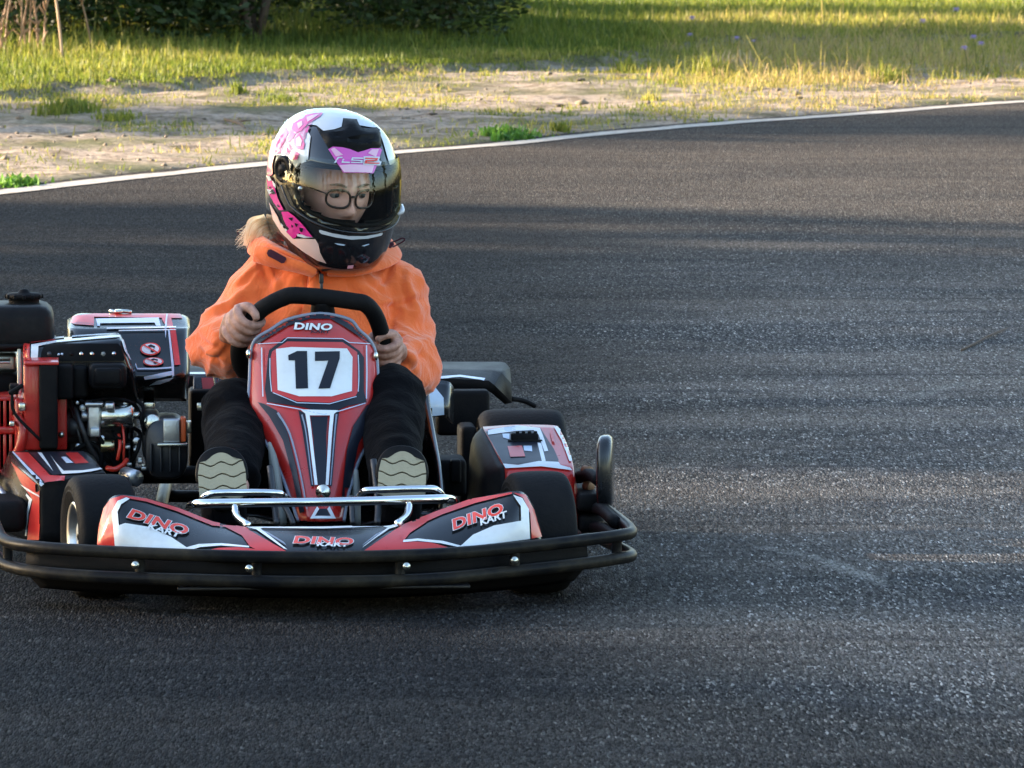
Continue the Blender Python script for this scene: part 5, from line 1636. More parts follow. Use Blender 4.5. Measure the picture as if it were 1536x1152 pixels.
GL = (P(366, 490, .462)); GR = (P(575, 526, .505))
hand(bm, GL, P(350, 520, .49) - P(386, 466, .44), WL, Vector((-.25, -1, .15)), 1)
hand(bm, GR, P(573, 545, .52) - P(573, 505, .48), WR, Vector((.15, -1, .1)), 1)
# legs inside the trousers
KL, KR = P(352, 618, .42), P(588, 596, .42)
AL, AR = P(352, 735, .10), P(592, 735, .10)
for h_, k_, a_ in ((HIP + Vector((-.09, 0, 0)), KL, AL), (HIP + Vector((.09, 0, 0)), KR, AR)):
    limb(bm, [h_, h_.lerp(k_, .5), k_, k_.lerp(a_, .5), a_], [.072, .060, .040, .038, .030])
me = fuse(bm, .0026, 3, 'person_body')
body = link('body', me, [M['skin'], M['lips'], M['hand_skin']], driver)
Hi = H.inverted()
co = np.empty(len(me.vertices) * 3, np.float32); me.vertices.foreach_get('co', co); co = co.reshape(-1, 3)
h4 = np.array(Hi); loc = co @ h4[:3, :3].T + h4[:3, 3]
lx, ly, lz = loc[:, 0], loc[:, 1] + .015, loc[:, 2] + .016
lipv = (ly < -.07) & (np.abs(lx) < .023) & (np.abs(lz + .0665) < .0105 * (1 - (np.abs(lx) / .026) ** 2))
mi = np.zeros(len(me.polygons), np.int32)
lipset = set(np.nonzero(lipv)[0].tolist())
if lipset:
    for p in me.polygons:
        if p.vertices[0] in lipset and p.vertices[2] in lipset: mi[p.index] = 1
cen_ = np.empty(len(me.polygons) * 3, np.float32); me.polygons.foreach_get('center', cen_); cen_ = cen_.reshape(-1, 3)
for g_ in (GL, GR): mi[np.linalg.norm(cen_ - np.array(g_), axis=1) < .13] = 2
me.polygons.foreach_set('material_index', mi)
# eyes, brows, glasses
for s in (-1, 1):
    c = HD(s * .031, -.069, .006)
    bm = bmesh.new(); bmesh.ops.create_uvsphere(bm, u_segments=20, v_segments=12, radius=.0118, matrix=Matrix.Translation(c))
    e = obj('eye', bm, M['eye'], body)
    bm = bmesh.new(); bmesh.ops.create_uvsphere(bm, u_segments=24, v_segments=16, radius=.0130, matrix=Matrix.Translation(c) @ H.to_3x3().normalized().to_4x4() @ Matrix.Rotation(R(24), 4, 'X'))
    lidn = (H.to_3x3() @ Vector((0, .38, 1))).normalized()
    bmesh.ops.bisect_plane(bm, geom=bm.verts[:] + bm.edges[:] + bm.faces[:], plane_co=c + lidn * -.0012, plane_no=lidn, clear_inner=True)
    obj('eyelid', bm, M['skin'], body)
    look = (H.to_3x3() @ Vector((.22, -1, -.22))).normalized()
    bm = bmesh.new(); bmesh.ops.create_uvsphere(bm, u_segments=14, v_segments=8, radius=.0062, matrix=Matrix.Translation(c + look * .0088))
    obj('iris', bm, M['iris'], e)
    bm = bmesh.new(); tube(bm, [HD(s * .014, -.0915, .0245), HD(s * .030, -.0895, .0300), HD(s * .048, -.0775, .0270)], [.0022, .0028, .0014], 5, 8)
    obj('eyebrow', bm, M['brow'], body)
    bm = bmesh.new(); tube(bm, [HD(s * .018, -.0822, .0115), HD(s * .031, -.0845, .0170), HD(s * .045, -.0765, .0115)], [.0012, .0018, .0012], 5, 8)
    obj('eyelash', bm, M['matte'], body)
bm = bmesh.new()
for s in (-1, 1):
    pts = []
    for u, v in sup(20, .0245, .0195, 2.6):
        x = s * .031 + u
        pts.append(HD(x, -.101 + abs(x) ** 2 * 6.5, .000 + v))
    tube(bm, pts, .0027, 2, 8, closed=True)
    tube(bm, [HD(s * .056, -.084, .008), HD(s * .068, -.06, .010), HD(s * .078, .0, .008)], .0017, 3, 8)
tube(bm, [HD(-.0075, -.100, .004), HD(0, -.103, .007), HD(.0075, -.100, .004)], .0026, 3, 8)
obj('glasses', bm, simple('dark_brown_spectacle_frame', (.025, .014, .010), .25, dirt=0), driver)

# ------------------------------------------------------------------ jacket
bm = bmesh.new()
rings = []
for cx, cy, d, a, b in ((486, 700, .80, .165, .12), (486, 640, .79, .178, .125), (486, 570, .78, .185, .13), (489, 500, .77, .175, .13), (490, 455, .765, .165, .125), (490, 425, .765, .150, .11), (490, 405, .765, .125, .095), (490, 388, .77, .105, .085), (490, 375, .775, .088, .078)):
    c = P(cx, cy, d)
    rings.append([c + Vector((u, v, 0)) for u, v in sup(36, a, b, 2.5)])
ring_loft(bm, rings)
def sleeve(pts, rr): tube(bm, pts, rr, 5, 20)
sleeve([P(426, 422, .77), P(394, 432, .765), P(362, 470, .745), P(336, 508, .70), P(336, 521, .655), P(341, 520, .60), P(348, 514, .562)], [.066, .069, .064, .064, .064, .054, .043])
sleeve([P(556, 424, .77), P(588, 436, .765), P(603, 480, .75), P(606, 530, .705), P(606, 552, .655), P(597, 550, .60), P(590, 541, .56)], [.066, .070, .067, .067, .066, .054, .043])
me = fuse(bm, .005, 6, 'jacket')
co = np.empty(len(me.vertices) * 3, np.float32); no = np.empty_like(co)
me.vertices.foreach_get('co', co); me.vertices.foreach_get('normal', no)
co = co.reshape(-1, 3); no = no.reshape(-1, 3)
def to_px(p):
    w = KART @ p - CAM
    z = w.dot(FWD)
    return 768 + w.x / z * F_PX, 576 - w.dot(UPV) / z * F_PX
CREASES = [((338, 468), (368, 455), 6, .008), ((326, 492), (366, 470), 7, .007), ((302, 508), (338, 530), 6, .009), ((318, 536), (346, 522), 5, .008), ((300, 520), (330, 548), 6, .008), ((352, 430), (392, 404), 7, .006),
           ((560, 458), (632, 452), 5, .006), ((572, 500), (616, 560), 6, .010), ((590, 505), (640, 540), 7, .008), ((600, 575), (640, 520), 7, .007), ((566, 430), (590, 400), 6, .006), ((604, 405), (612, 470), 7, .007),
           ((398, 386), (402, 436), 7, .007), ((470, 404), (456, 440), 6, .006), ((430, 420), (414, 462), 8, .006), ((520, 420), (552, 455), 8, .006), ((545, 410), (575, 445), 6, .006)]
def crease(px, py):
    s = 0
    for (x0, y0), (x1, y1), w, dp in CREASES:
        dx, dy = x1 - x0, y1 - y0
        L = math.hypot(dx, dy)
        t = ((px - x0) * dx + (py - y0) * dy) / (L * L)
        if not -.15 < t < 1.15: continue
        e = ((px - x0) * dy - (py - y0) * dx) / L + 3 * math.sin(t * 5)
        f = math.sin(math.pi * min(max((t + .15) / 1.3, 0), 1))
        s += f * dp * (-math.exp(-(e / (w * .7)) ** 2) + .75 * math.exp(-((e - w * 1.3) / w) ** 2))
    return s
for i in range(len(co)):
    p = Vector(co[i])
    dl = min((p - (P(330, 520, .67))).length, (p - P(615, 552, .67)).length)
    near = math.exp(-(dl / .10) ** 2)
    arm = 1.0 if abs(p.x - P(488, 480, .76).x) > .15 else .45
    # cloth folds: ridges across the sleeves, long soft hangs on the chest
    q = Vector((p.x * 9, p.y * 9, p.z * 21 + p.x * 12 * (1 if p.x > P(488, 480, .76).x else -1)))
    f1 = 1 - abs(noise.noise(q)) * 2
    f2 = noise.noise(Vector((p.x * 34, p.y * 20, p.z * 14)))
    f3 = 1 - 2 * abs(noise.noise(Vector((p.x * 15 + 7, p.y * 15, p.z * 15))))
    f1 = max(0, f1) ** 1.6; f3 = max(-.4, f3)
    f4 = max(0, 1 - 4.5 * abs(noise.noise(Vector((p.x * 7 + 3, p.y * 9, p.z * 11 - p.x * 5)))))
    dsp = .014 * f1 * (.4 + .9 * near) * arm + .0025 * f2 + .006 * f3 * (.5 + .5 * arm) + .006 * f4 - .004
    if no[i][1] < .2: dsp += crease(*to_px(p))
    co[i] += no[i] * (dsp - .002)
me.vertices.foreach_set('co', co.ravel())
me.update()
jacket = link('jacket', me, M['orange_cloth'], driver)
JB = bvh_of(jacket)
_B[jacket.name] = JB
# collar: a standing, folded band open at the throat
def band(name, a_pts, b_pts, n, mat, parent, thick, rows_extra=None):
    rows = [a_pts] + (rows_extra or []) + [b_pts]
    o = sheet(name, rows, n, 4, mat, parent, 0)
    md = o.modifiers.new('thickness', 'SOLIDIFY'); md.thickness = thick; md.offset = 0
    ss = o.modifiers.new('soft', 'SUBSURF'); ss.levels = 1; ss.render_levels = 1
    return o
low = [P(x, y, d) for x, y, d in ((478, 412, .635), (455, 402, .640), (420, 395, .66), (388, 388, .70), (372, 380, .76), (380, 368, .85), (430, 356, .90), (490, 352, .92), (550, 356, .90), (590, 368, .85), (603, 384, .78), (590, 398, .70), (555, 410, .655), (520, 415, .638), (490, 414, .633))]
mid = [P(x, y, d) for x, y, d in ((470, 396, .628), (450, 388, .630), (418, 376, .645), (392, 366, .69), (380, 360, .76), (392, 350, .84), (435, 340, .88), (490, 338, .90), (545, 342, .88), (580, 354, .84), (590, 372, .78), (578, 388, .70), (550, 400, .65), (522, 404, .632), (494, 402, .626))]
top = [P(x, y, d) for x, y, d in ((462, 392, .655), (446, 384, .655), (420, 370, .67), (400, 358, .71), (394, 352, .76), (405, 344, .82), (440, 334, .86), (490, 332, .87), (540, 336, .86), (568, 348, .82), (576, 364, .77), (566, 380, .71), (545, 392, .67), (522, 397, .655), (500, 397, .65))]
collar = band('collar', low, top, 4, M['orange_cloth'], jacket, .006, [mid])
# left lapel turned over, with its dark fastening tab
lap = band('lapel', [P(x, y, d) for x, y, d in ((384, 368, .67), (402, 370, .640), (430, 384, .622), (458, 394, .612), (476, 404, .612))],
           [P(x, y, d) for x, y, d in ((379, 392, .668), (398, 398, .650), (428, 405, .638), (452, 410, .628), (468, 416, .625))], 4, M['orange_cloth'], jacket, .006,
           [[P(x, y, d) for x, y, d in ((380, 380, .660), (400, 385, .638), (430, 396, .622), (456, 404, .612), (474, 412, .612))]])
decal('velcro_tab', lap, [[(403, 375), (407, 374), (429, 386), (430, 389), (427, 394), (423, 394), (403, 384), (401, 380)]], M['patch'], jacket, 3, 6)
# zip, storm flap and its puller
pl = [(477, 404), (481, 416), (482, 440), (483, 470), (484, 500)]
decal('zip', jacket, [ribbon(pl, 3.5)], M['patch'], jacket, 1, 5)
flap = decal('storm_flap', jacket, [[(476, 402), (480, 420), (481, 470), (481, 505), (448, 505), (452, 470), (462, 430), (466, 405)]], M['orange_cloth'], jacket, 3, 5)
fm = flap.modifiers.new('thickness', 'SOLIDIFY'); fm.thickness = .003; fm.offset = 0
pz = P(482, 418, .632)
bm = bmesh.new(); rbox(bm, pz, (.010, .008, .022), .003); rbox(bm, pz + Vector((0, -.002, -.018)), (.007, .005, .018), .0025)
obj('zip_puller', bm, M['iron'], jacket)
# drawcord loops at the hood
bm = bmesh.new()
tube(bm, [P(388, 356, .80), P(372, 350, .80), P(358, 346, .80), (P(358, 352, .80)), P(372, 360, .80), P(384, 368, .80)], .0016, 5, 6)
tube(bm, [P(578, 366, .78), P(592, 362, .78), P(604, 357, .78), P(606, 361, .78), P(594, 368, .78), P(582, 374, .76)], .0018, 5, 6)
tube(bm, [P(574, 372, .76), P(582, 369, .76), P(590, 365, .76)], [.007, .008, .004], 3, 8)
obj('drawcord', bm, M['patch'], jacket)
# cuffs
bm = bmesh.new()
for wr_, tw in ((WL, P(340, 516, .60)), (WR, P(597, 547, .60))):
    d = (wr_ - tw).normalized()
    tube(bm, [wr_ - d * .035, wr_ - d * .012, wr_ + d * .006, wr_ + d * .008], [.043, .042, .037, .030], 3, 18)
obj('cuff', bm, M['dark_cloth'], jacket)

# ------------------------------------------------------------------ trousers and shoes
bm = bmesh.new()
for s, h_, k_, a_ in ((-1, HIP + Vector((-.10, 0, -.01)), KL, AL), (1, HIP + Vector((.10, 0, -.01)), KR, AR)):
    tube(bm, [h_, h_.lerp(k_, .5) + Vector((0, 0, .01)), k_ + Vector((0, .02, .0)), k_ + Vector((0, -.03, -.03)), k_.lerp(a_, .5), a_ + Vector((0, .02, .02))], [.10, .086, .070, .068, .060, .052], 5, 18)
tube(bm, [HIP + Vector((-.1, .02, 0)), HIP + Vector((0, .03, 0)), HIP + Vector((.1, .02, 0))], [.11, .12, .11], 4, 18)
me = fuse(bm, .007, 4, 'trousers')
co = np.empty(len(me.vertices) * 3, np.float32); no = np.empty_like(co)
me.vertices.foreach_get('co', co); me.vertices.foreach_get('normal', no)
co = co.reshape(-1, 3); no = no.reshape(-1, 3)
for i in range(len(co)):
    p = Vector(co[i])
    co[i] += no[i] * (.005 * (1 - 2 * abs(noise.noise(Vector((p.x * 12, p.y * 14, p.z * 22))))) + .002 * noise.noise(p * 40))
me.vertices.foreach_set('co', co.ravel()); me.update()
link('trousers', me, M['dark_cloth'], driver)

def shoe(cx, cy, lean):
    """sole turned to the camera, toes up"""
    root = empty('shoe'); root.parent = driver
    c = P(cx, cy, .02)
    # local frame: u across the sole, v along it towards the toe, w out of the sole (to the camera)
    v = Vector((lean, .42, 1)).normalized(); u = v.cross(Vector((0, 1, 0))).normalized(); u = -u if u.x < 0 else u
    w = u.cross(v); w = w if w.y < 0 else -w
    def out(k, e):
        pts = []
        for t in range(40):
            a = 2 * math.pi * t / 40
            x, y = math.sin(a), math.cos(a)
            wd = .056 if y > -.1 else .048
            wd *= (1 - .12 * max(0, -y))
            pts.append(c + u * math.copysign(abs(x) ** .85, x) * wd * k + v * math.copysign(abs(y) ** .88, y) * (.067 if y > 0 else .072) * (k if y > 0 else 1) + w * e)
        return pts
    bm = bmesh.new(); ring_loft(bm, [out(.96, -.022), out(1.0, -.014), out(1.0, .0), out(.96, .006)])
    obj('rubber_edge', bm, M['black'], root)
    bm = bmesh.new()
    # treads: wavy bars across the sole
    nb = 4
    for b_ in range(nb):
        t0 = -.050 + b_ * .0260; t1 = t0 + .0228
        A, Bq = [], []
        for k in range(13):
            s = -1 + 2 * k / 12
            def half(t): return (.050 if t < .0 else .050 * math.sqrt(max(.05, 1 - (t / .062) ** 2))) * (.78 if t < -.06 else 1)
            wave = .0045 * math.cos(s * 6.5)
            A.append((s * half(t0), t0 + wave)); Bq.append((s * half(t1), t1 + (wave if b_ < nb - 1 else -.004 * s * s * 4)))
        for e0, e1 in ((.004, .012),):
            g = lambda q, e: c + u * q[0] + v * q[1] + w * e
            top_ = [[bm.verts.new(g(q, e1)) for q in A], [bm.verts.new(g(q, e1)) for q in Bq]]
            bot_ = [[bm.verts.new(g(q, e0)) for q in A], [bm.verts.new(g(q, e0)) for q in Bq]]
            for k in range(12):
                bm.faces.new((top_[0][k], top_[0][k + 1], top_[1][k + 1], top_[1][k]))
                bm.faces.new((top_[0][k], bot_[0][k], bot_[0][k + 1], top_[0][k + 1]))
                bm.faces.new((top_[1][k], top_[1][k + 1], bot_[1][k + 1], bot_[1][k]))
            for k in (0, 12): bm.faces.new((top_[0][k], top_[1][k], bot_[1][k], bot_[0][k]))
    obj('sole', bm, M['sole'], root, smooth=False)
    bm = bmesh.new()
    tube(bm, [c + v * .045 - w * .030, c - w * .045, c - v * .06 - w * .060, c - v * .09 - w * .070, c - v * .11 - w * .06], [.022, .044, .048, .045, .030], 4, 16)
    obj('upper', bm, M['dark_cloth'], root)
shoe(333, 716, -.06); shoe(603, 714, .07)

# ------------------------------------------------------------------ hair
strips = []
vs, fs, sh_ = [], [], []
rs = np.random.RandomState(4)
for i in range(420):
    a = rs.uniform(0, 1)
    hq = rs.uniform(0, 1); hy = rs.uniform(0, 1)
    p0 = P(396 + 18 * hq, 322 + 34 * hq, .80 + .10 * (hy - .5))
    wild = rs.random_sample() < .12
    ex, ey = 364 + 30 * hq + rs.uniform(-3, 3), 358 + 22 * hq + rs.uniform(-3, 8)
    if wild: ex, ey = 356 + rs.uniform(-4, 14), 348 + rs.uniform(-6, 28)
    p2 = P(ex, ey, (.80 + .12 * (hy - .5)) if not wild else .80 + rs.uniform(-.07, .07))
    p1 = P(374 + 32 * hq + rs.uniform(-3, 3), 332 + 28 * hq + rs.uniform(-3, 3), .78 + .12 * (hy - .5))
    path = crom([p0, p1, p2], 7)
    wd = rs.uniform(.0005, .0016) * (.5 if wild else 1)
    sv = rs.random_sample()
    nrm = Vector((rs.uniform(-.4, .4), rs.uniform(-.3, .3), 1)).normalized()
    b0 = len(vs)
    for k, p in enumerate(path):
        t = (path[min(k + 1, len(path) - 1)] - path[max(k - 1, 0)]).normalized()
        sd = t.cross(Vector((0, -1, 0))).normalized() * wd * (1 - .75 * (k / (len(path) - 1)) ** 2)
        bk = Vector((0, 1, 0)) * wd * .6
        vs += [p - sd, p - bk, p + sd]; sh_ += [sv, sv, sv]
    for k in range(len(path) - 1):
        o_ = b0 + k * 3
        fs += [(o_, o_ + 1, o_ + 4, o_ + 3), (o_ + 1, o_ + 2, o_ + 5, o_ + 4)]
me = bpy.data.meshes.new('hair'); me.from_pydata([tuple(v) for v in vs], [], fs); me.update()
at_ = me.attributes.new('shade', 'FLOAT', 'POINT'); at_.data.foreach_set('value', np.array(sh_, np.float32))
link('hair', me, M['hair'], driver)

# ------------------------------------------------------------------ helmet
HR = [(-.178, .070, .120, .095), (-.172, .088, .140, .112), (-.158, .104, .158, .130), (-.135, .117, .170, .142), (-.105, .1265, .1765, .153), (-.07, .1315, .1775, .163), (-.035, .1335, .1745, .1705), (.0, .1335, .170, .1745), (.03, .1315, .163, .1735), (.06, .126, .1525, .167), (.09, .1145, .1355, .151), (.115, .0965, .113, .127), (.133, .072, .085, .095), (.144, .041, .049, .055), (.148, .012, .014, .016)]
HZ = crom([Vector((r[0], r[1], 0)) for r in HR], 4); HF = crom([Vector((r[2], r[3], 0)) for r in HR], 4)
def hpt(i, th, off=0.0):
    z, a = HZ[i].x, HZ[i].y; f, b = HF[i].x, HF[i].y
    s, c = math.sin(th), math.cos(th)                      # th = 0 is straight ahead (-y)
    e = 2 / 2.25
    x = (a + off) * math.copysign(abs(s) ** e, s); y = -((f if c > 0 else b) + off) * math.copysign(abs(c) ** e, c)
    return Vector((x, y, z))
NT = 96
def eye_port(th, z):
    """true inside the eye opening"""
    a = abs((th + math.pi) % (2 * math.pi) - math.pi)
    if a > R(66): return False
    lo = -.057 + .030 * (a / R(66)) ** 2; hi = .061 - .006 * (a / R(66)) ** 2
    k = a / R(66)
    if k > .82:
        q = (k - .82) / .18; lo += .034 * q * q; hi -= .018 * q * q
    return lo < z < hi
bm = bmesh.new()
g = []
for i in range(len(HZ)):
    g.append([bm.verts.new(H @ hpt(i, 2 * math.pi * k / NT)) for k in range(NT)])
for i in range(len(HZ) - 1):
    for k in range(NT):
        th = 2 * math.pi * (k + .5) / NT; z = (HZ[i].x + HZ[i + 1].x) / 2
        if eye_port(th, z): continue
        bm.faces.new((g[i][k], g[i][(k + 1) % NT], g[i + 1][(k + 1) % NT], g[i + 1][k]))
bm.faces.new(g[-1])
bmesh.ops.delete(bm, geom=[v for v in bm.verts if not v.link_faces], context='VERTS')
bm.normal_update()
cen = HC
if sum(f.normal.dot(f.calc_center_median() - cen) for f in bm.faces) < 0: bmesh.ops.reverse_faces(bm, faces=bm.faces)
me = bpy.data.meshes.new('helmet'); bm.to_mesh(me); bm.free()
M['shell'] = simple('glossy_helmet_lacquer', (.010, .010, .013), .12, coat=1.0, dirt=.05)
M['h_white'] = simple('white_helmet_lacquer', (.58, .59, .62), .12, coat=1.0, dirt=.05)
M['h_pink'] = simple('magenta_helmet_lacquer', (.62, .03, .24), .14, coat=1.0, dirt=.05)
M['h_rose'] = simple('pale_pink_helmet_lacquer', (.80, .42, .55), .14, coat=1.0, dirt=.05)
M['h_skin'] = simple('pinkish_white_helmet_lacquer', (.72, .50, .44), .16, coat=1.0, dirt=.05)
M['h_lav'] = bpy.data.materials.new('misty_pink_grey_helmet_lacquer')
_t, _b = nodes_of(M['h_lav'])
_t.links.new(ramp(_t, noi(_t, coords(_t), 26, 5, 0.62, 1.2), [(0.30, (.10, .09, .12)), (0.42, (.46, .08, .26)), (0.52, (.62, .40, .52)), (0.64, (.58, .56, .62)), (0.72, (.50, .06, .28))]), _b.inputs['Base Color'])
_b.inputs['Roughness'].default_value = .15; _b.inputs['Coat Weight'].default_value = 1.0
M['pink_badge'] = simple('candy_pink_badge', (.66, .08, .42), .2, coat=.8, dirt=.05)
helmet = link('helmet', me, M['shell'], driver)
inner_src = me.copy()
md = helmet.modifiers.new('thickness', 'SOLIDIFY'); md.thickness = .012; md.offset = -1
# dark padded lining
bm = bmesh.new(); bm.from_mesh(inner_src)
for v in bm.verts: v.co = HC + (v.co - HC) * .925
lin = obj('lining', bm, M['matte'], helmet)
bpy.data.meshes.remove(inner_src)
# rubber gasket round the opening
edge = []
for s in range(-100, 101):
    pass
def port_edge(lower):
    out = []
    for k in range(-33, 34):
        th = R(66) * k / 33; a = abs(k) / 33
        lo = -.057 + .030 * a * a; hi = .061 - .006 * a * a
        if a > .82: q = (a - .82) / .18; lo += .034 * q * q; hi -= .018 * q * q
        out.append((th, lo if lower else hi))
    return out
def on_shell(th, z, off):
    zs = [q.x for q in HZ]
    i = max(j for j in range(len(zs)) if zs[j] <= z + 1e-9); i = min(i, len(zs) - 2)
    s = (z - zs[i]) / (zs[i + 1] - zs[i])
    return H @ hpt(i, th, off).lerp(hpt(i + 1, th, off), s)
loop = [on_shell(t, z, -.001) for t, z in port_edge(True)] + [on_shell(t, z, -.001) for t, z in reversed(port_edge(False))]
bm = bmesh.new(); tube(bm, loop, .0055, 1, 8, closed=True)
obj('gasket', bm, M['black'], helmet)

hp = lambda *p: zm(4.268, 340, 130, p)
def hdec(name, polys, m_, layer, step=5): return decal(name, helmet, polys, M[m_], helmet, layer, step)
# white crown and the paler left side
hdec('white_panel', [hp((380, 220), (430, 178), (500, 140), (600, 118), (700, 112), (780, 122), (870, 165), (950, 232), (1000, 300), (1040, 370), (1070, 460), (1085, 495), (1040, 500), (1022, 440), (1000, 360), (965, 262), (920, 262), (850, 250), (830, 210), (745, 205), (735, 260), (690, 275), (620, 285), (575, 250), (530, 245), (512, 262), (540, 320), (530, 400), (520, 500), (470, 560), (420, 480), (385, 470), (360, 440), (315, 440), (300, 420), (330, 320))], 'h_white', 1)
hdec('lavender_panel', [hp((340, 330), (400, 260), (470, 230), (520, 270), (510, 330), (450, 400), (410, 440), (360, 430), (325, 430)), hp((470, 240), (510, 180), (590, 175), (540, 250))], 'h_lav', 2)
hdec('magenta_mist', [hp((322, 318), (352, 280), (385, 262), (398, 300), (378, 352), (352, 392), (330, 402), (318, 372)), hp((400, 420), (440, 412), (470, 430), (455, 470), (420, 470))], 'h_pink', 3, 4)
hdec('black_edge', [hp(*ribbon([(372, 232), (420, 185), (500, 140), (600, 112)], [16, 10]))], 'shell', 4, 4)
# butterfly
hdec('butterfly', [hp((505, 188), (560, 175), (618, 172), (600, 195), (560, 220), (520, 245), (500, 270), (485, 250)), hp((500, 205), (470, 215), (430, 240), (420, 275), (450, 300), (485, 285), (500, 260)),
    hp((470, 300), (440, 330), (430, 370), (455, 400), (495, 405), (505, 370), (490, 330)), hp((420, 290), (395, 330), (400, 360), (430, 335), (445, 305)), hp((505, 290), (520, 260), (535, 255), (520, 300))], 'h_pink', 3, 4)
hdec('butterfly_wing', [hp((515, 200), (560, 188), (595, 182), (560, 208), (520, 232)), hp((455, 240), (485, 225), (490, 250), (465, 275)), hp((450, 335), (470, 320), (488, 350), (480, 385), (455, 380))], 'h_rose', 4, 4)
# magenta back edge and the tattered magenta lower cheek
hdec('magenta_edge', [hp((300, 345), (325, 330), (330, 400), (310, 445), (296, 500), (300, 560), (285, 570), (268, 575), (262, 540), (272, 440)), hp((262, 590), (290, 585), (310, 640), (335, 720), (370, 790), (340, 790), (305, 740), (272, 680))], 'h_pink', 2)
hdec('magenta_cheek', [hp((356, 800), (400, 800), (440, 830), (490, 880), (530, 930), (555, 962), (500, 958), (470, 935), (440, 965), (420, 960), (425, 930), (390, 890), (370, 850)), hp((415, 905), (445, 915), (450, 960), (430, 972), (405, 945), (385, 925))], 'h_pink', 3, 4)
hdec('black_flecks', [hp((400, 840), (430, 835), (425, 860)), hp((440, 870), (465, 880), (450, 900)), hp((470, 900), (495, 905), (490, 930), (475, 925)), hp((420, 880), (432, 890), (424, 905)), hp((300, 655), (320, 680), (300, 690), (285, 670)), hp((272, 640), (290, 640), (285, 655)), hp((330, 750), (345, 765), (335, 775))], 'shell', 4, 4)
hdec('white_flecks', [hp((262, 570), (285, 575), (295, 600), (275, 605)), hp((265, 655), (290, 660), (300, 650), (310, 670), (280, 690)), hp((300, 600), (320, 625), (322, 650), (305, 630)), hp((455, 940), (490, 945), (520, 958), (560, 962), (500, 966), (460, 955)), hp((355, 870), (372, 890), (360, 896)), hp((380, 905), (395, 915), (385, 930))], 'h_white', 4, 4)
hdec('pale_cheek', [hp((275, 740), (300, 780), (330, 830), (350, 880), (390, 930), (430, 972), (500, 972), (570, 975), (590, 1010), (600, 1060), (620, 1100), (640, 1130), (580, 1110), (500, 1060), (420, 1000), (350, 930), (300, 850))], 'h_skin', 1)
# reflective chin strip, chin slots, badge
hdec('reflective_strip', [hp((593, 918), (603, 916), (680, 938), (780, 955), (880, 955), (960, 942), (992, 932), (996, 940), (985, 952), (900, 972), (800, 978), (700, 964), (610, 942), (596, 930))], 'h_white', 2, 5)
hdec('chin_slot', [hp((690, 1000), (730, 1004), (762, 1010), (750, 1016), (715, 1012)), hp((860, 1018), (905, 1004), (912, 1008), (880, 1020))], 'pale', 2, 5)
hdec('chin_badge', [hp((775, 1142), (812, 1138), (806, 1160), (770, 1160))], 'h_rose', 2, 4)
# brow vent
bm = bmesh.new()
VE = hp((570, 250), (620, 284), (690, 276), (735, 262), (745, 206), (828, 208), (862, 262), (905, 276), (962, 268), (975, 262), (988, 300), (990, 380), (970, 398), (930, 398), (880, 412), (840, 424), (790, 404), (740, 392), (690, 390), (655, 405), (630, 360), (590, 290))
v2, f2 = cut_poly(VE, 5)
hit, f2 = project(helmet, v2, f2, .0)
cenp = (sum(p[0] for p in VE) / len(VE), sum(p[1] for p in VE) / len(VE))
vm = {}
for i, p in hit.items():
    d_ = min((math.hypot(v2[i][0] - a[0], v2[i][1] - a[1]) for a in [(VE[k][0] + (VE[(k + 1) % len(VE)][0] - VE[k][0]) * s, VE[k][1] + (VE[(k + 1) % len(VE)][1] - VE[k][1]) * s) for k in range(len(VE)) for s in (0, .25, .5, .75)]))
    up_ = min(1, d_ / 9) * .009
    for (cx, cy, rx, ry) in ((505, 205, 8, 3), (538, 212, 14, 3.2), (556, 209, 5, 3)):
        if abs(v2[i][0] - cx) < rx and abs(v2[i][1] - cy) < ry: up_ -= .006
    vm[i] = bm.verts.new(p + (p - HC).normalized() * (.0008 + up_))
for f in f2:
    bm.faces.new([vm[k] for k in f])
obj('brow_vent', bm, M['black'], helmet, sharp=35)
# side pivot of the visor
c = on_shell(R(-82), .028, .004)
nrm = (c - HC); nrm.z = 0; nrm.normalize()
bm = bmesh.new()
MT = Matrix.Translation(c - nrm * .004) @ nrm.to_track_quat('X', 'Z').to_matrix().to_4x4()
lathe(bm, [(-.006, .030), (.004, .030), (.008, .027), (.009, .021), (.006, .019), (.006, .012), (.010, .010), (.011, .0005)], 30, MT)
for k in range(3):
    a = k * 2.1; q = MT @ Vector((.007, math.cos(a) * .0155, math.sin(a) * .0155))
    bmesh.ops.create_uvsphere(bm, u_segments=8, v_segments=6, radius=.003, matrix=Matrix.Translation(q))
obj('visor_pivot', bm, M['black'], helmet)
c2 = on_shell(R(82), .036, .004); n2 = (c2 - HC); n2.z = 0; n2.normalize()
bm = bmesh.new()
lathe(bm, [(-.006, .030), (.004, .030), (.008, .027), (.009, .0005)], 30, Matrix.Translation(c2 - n2 * .004) @ n2.to_track_quat('X', 'Z').to_matrix().to_4x4())
obj('visor_pivot', bm, M['black'], helmet)
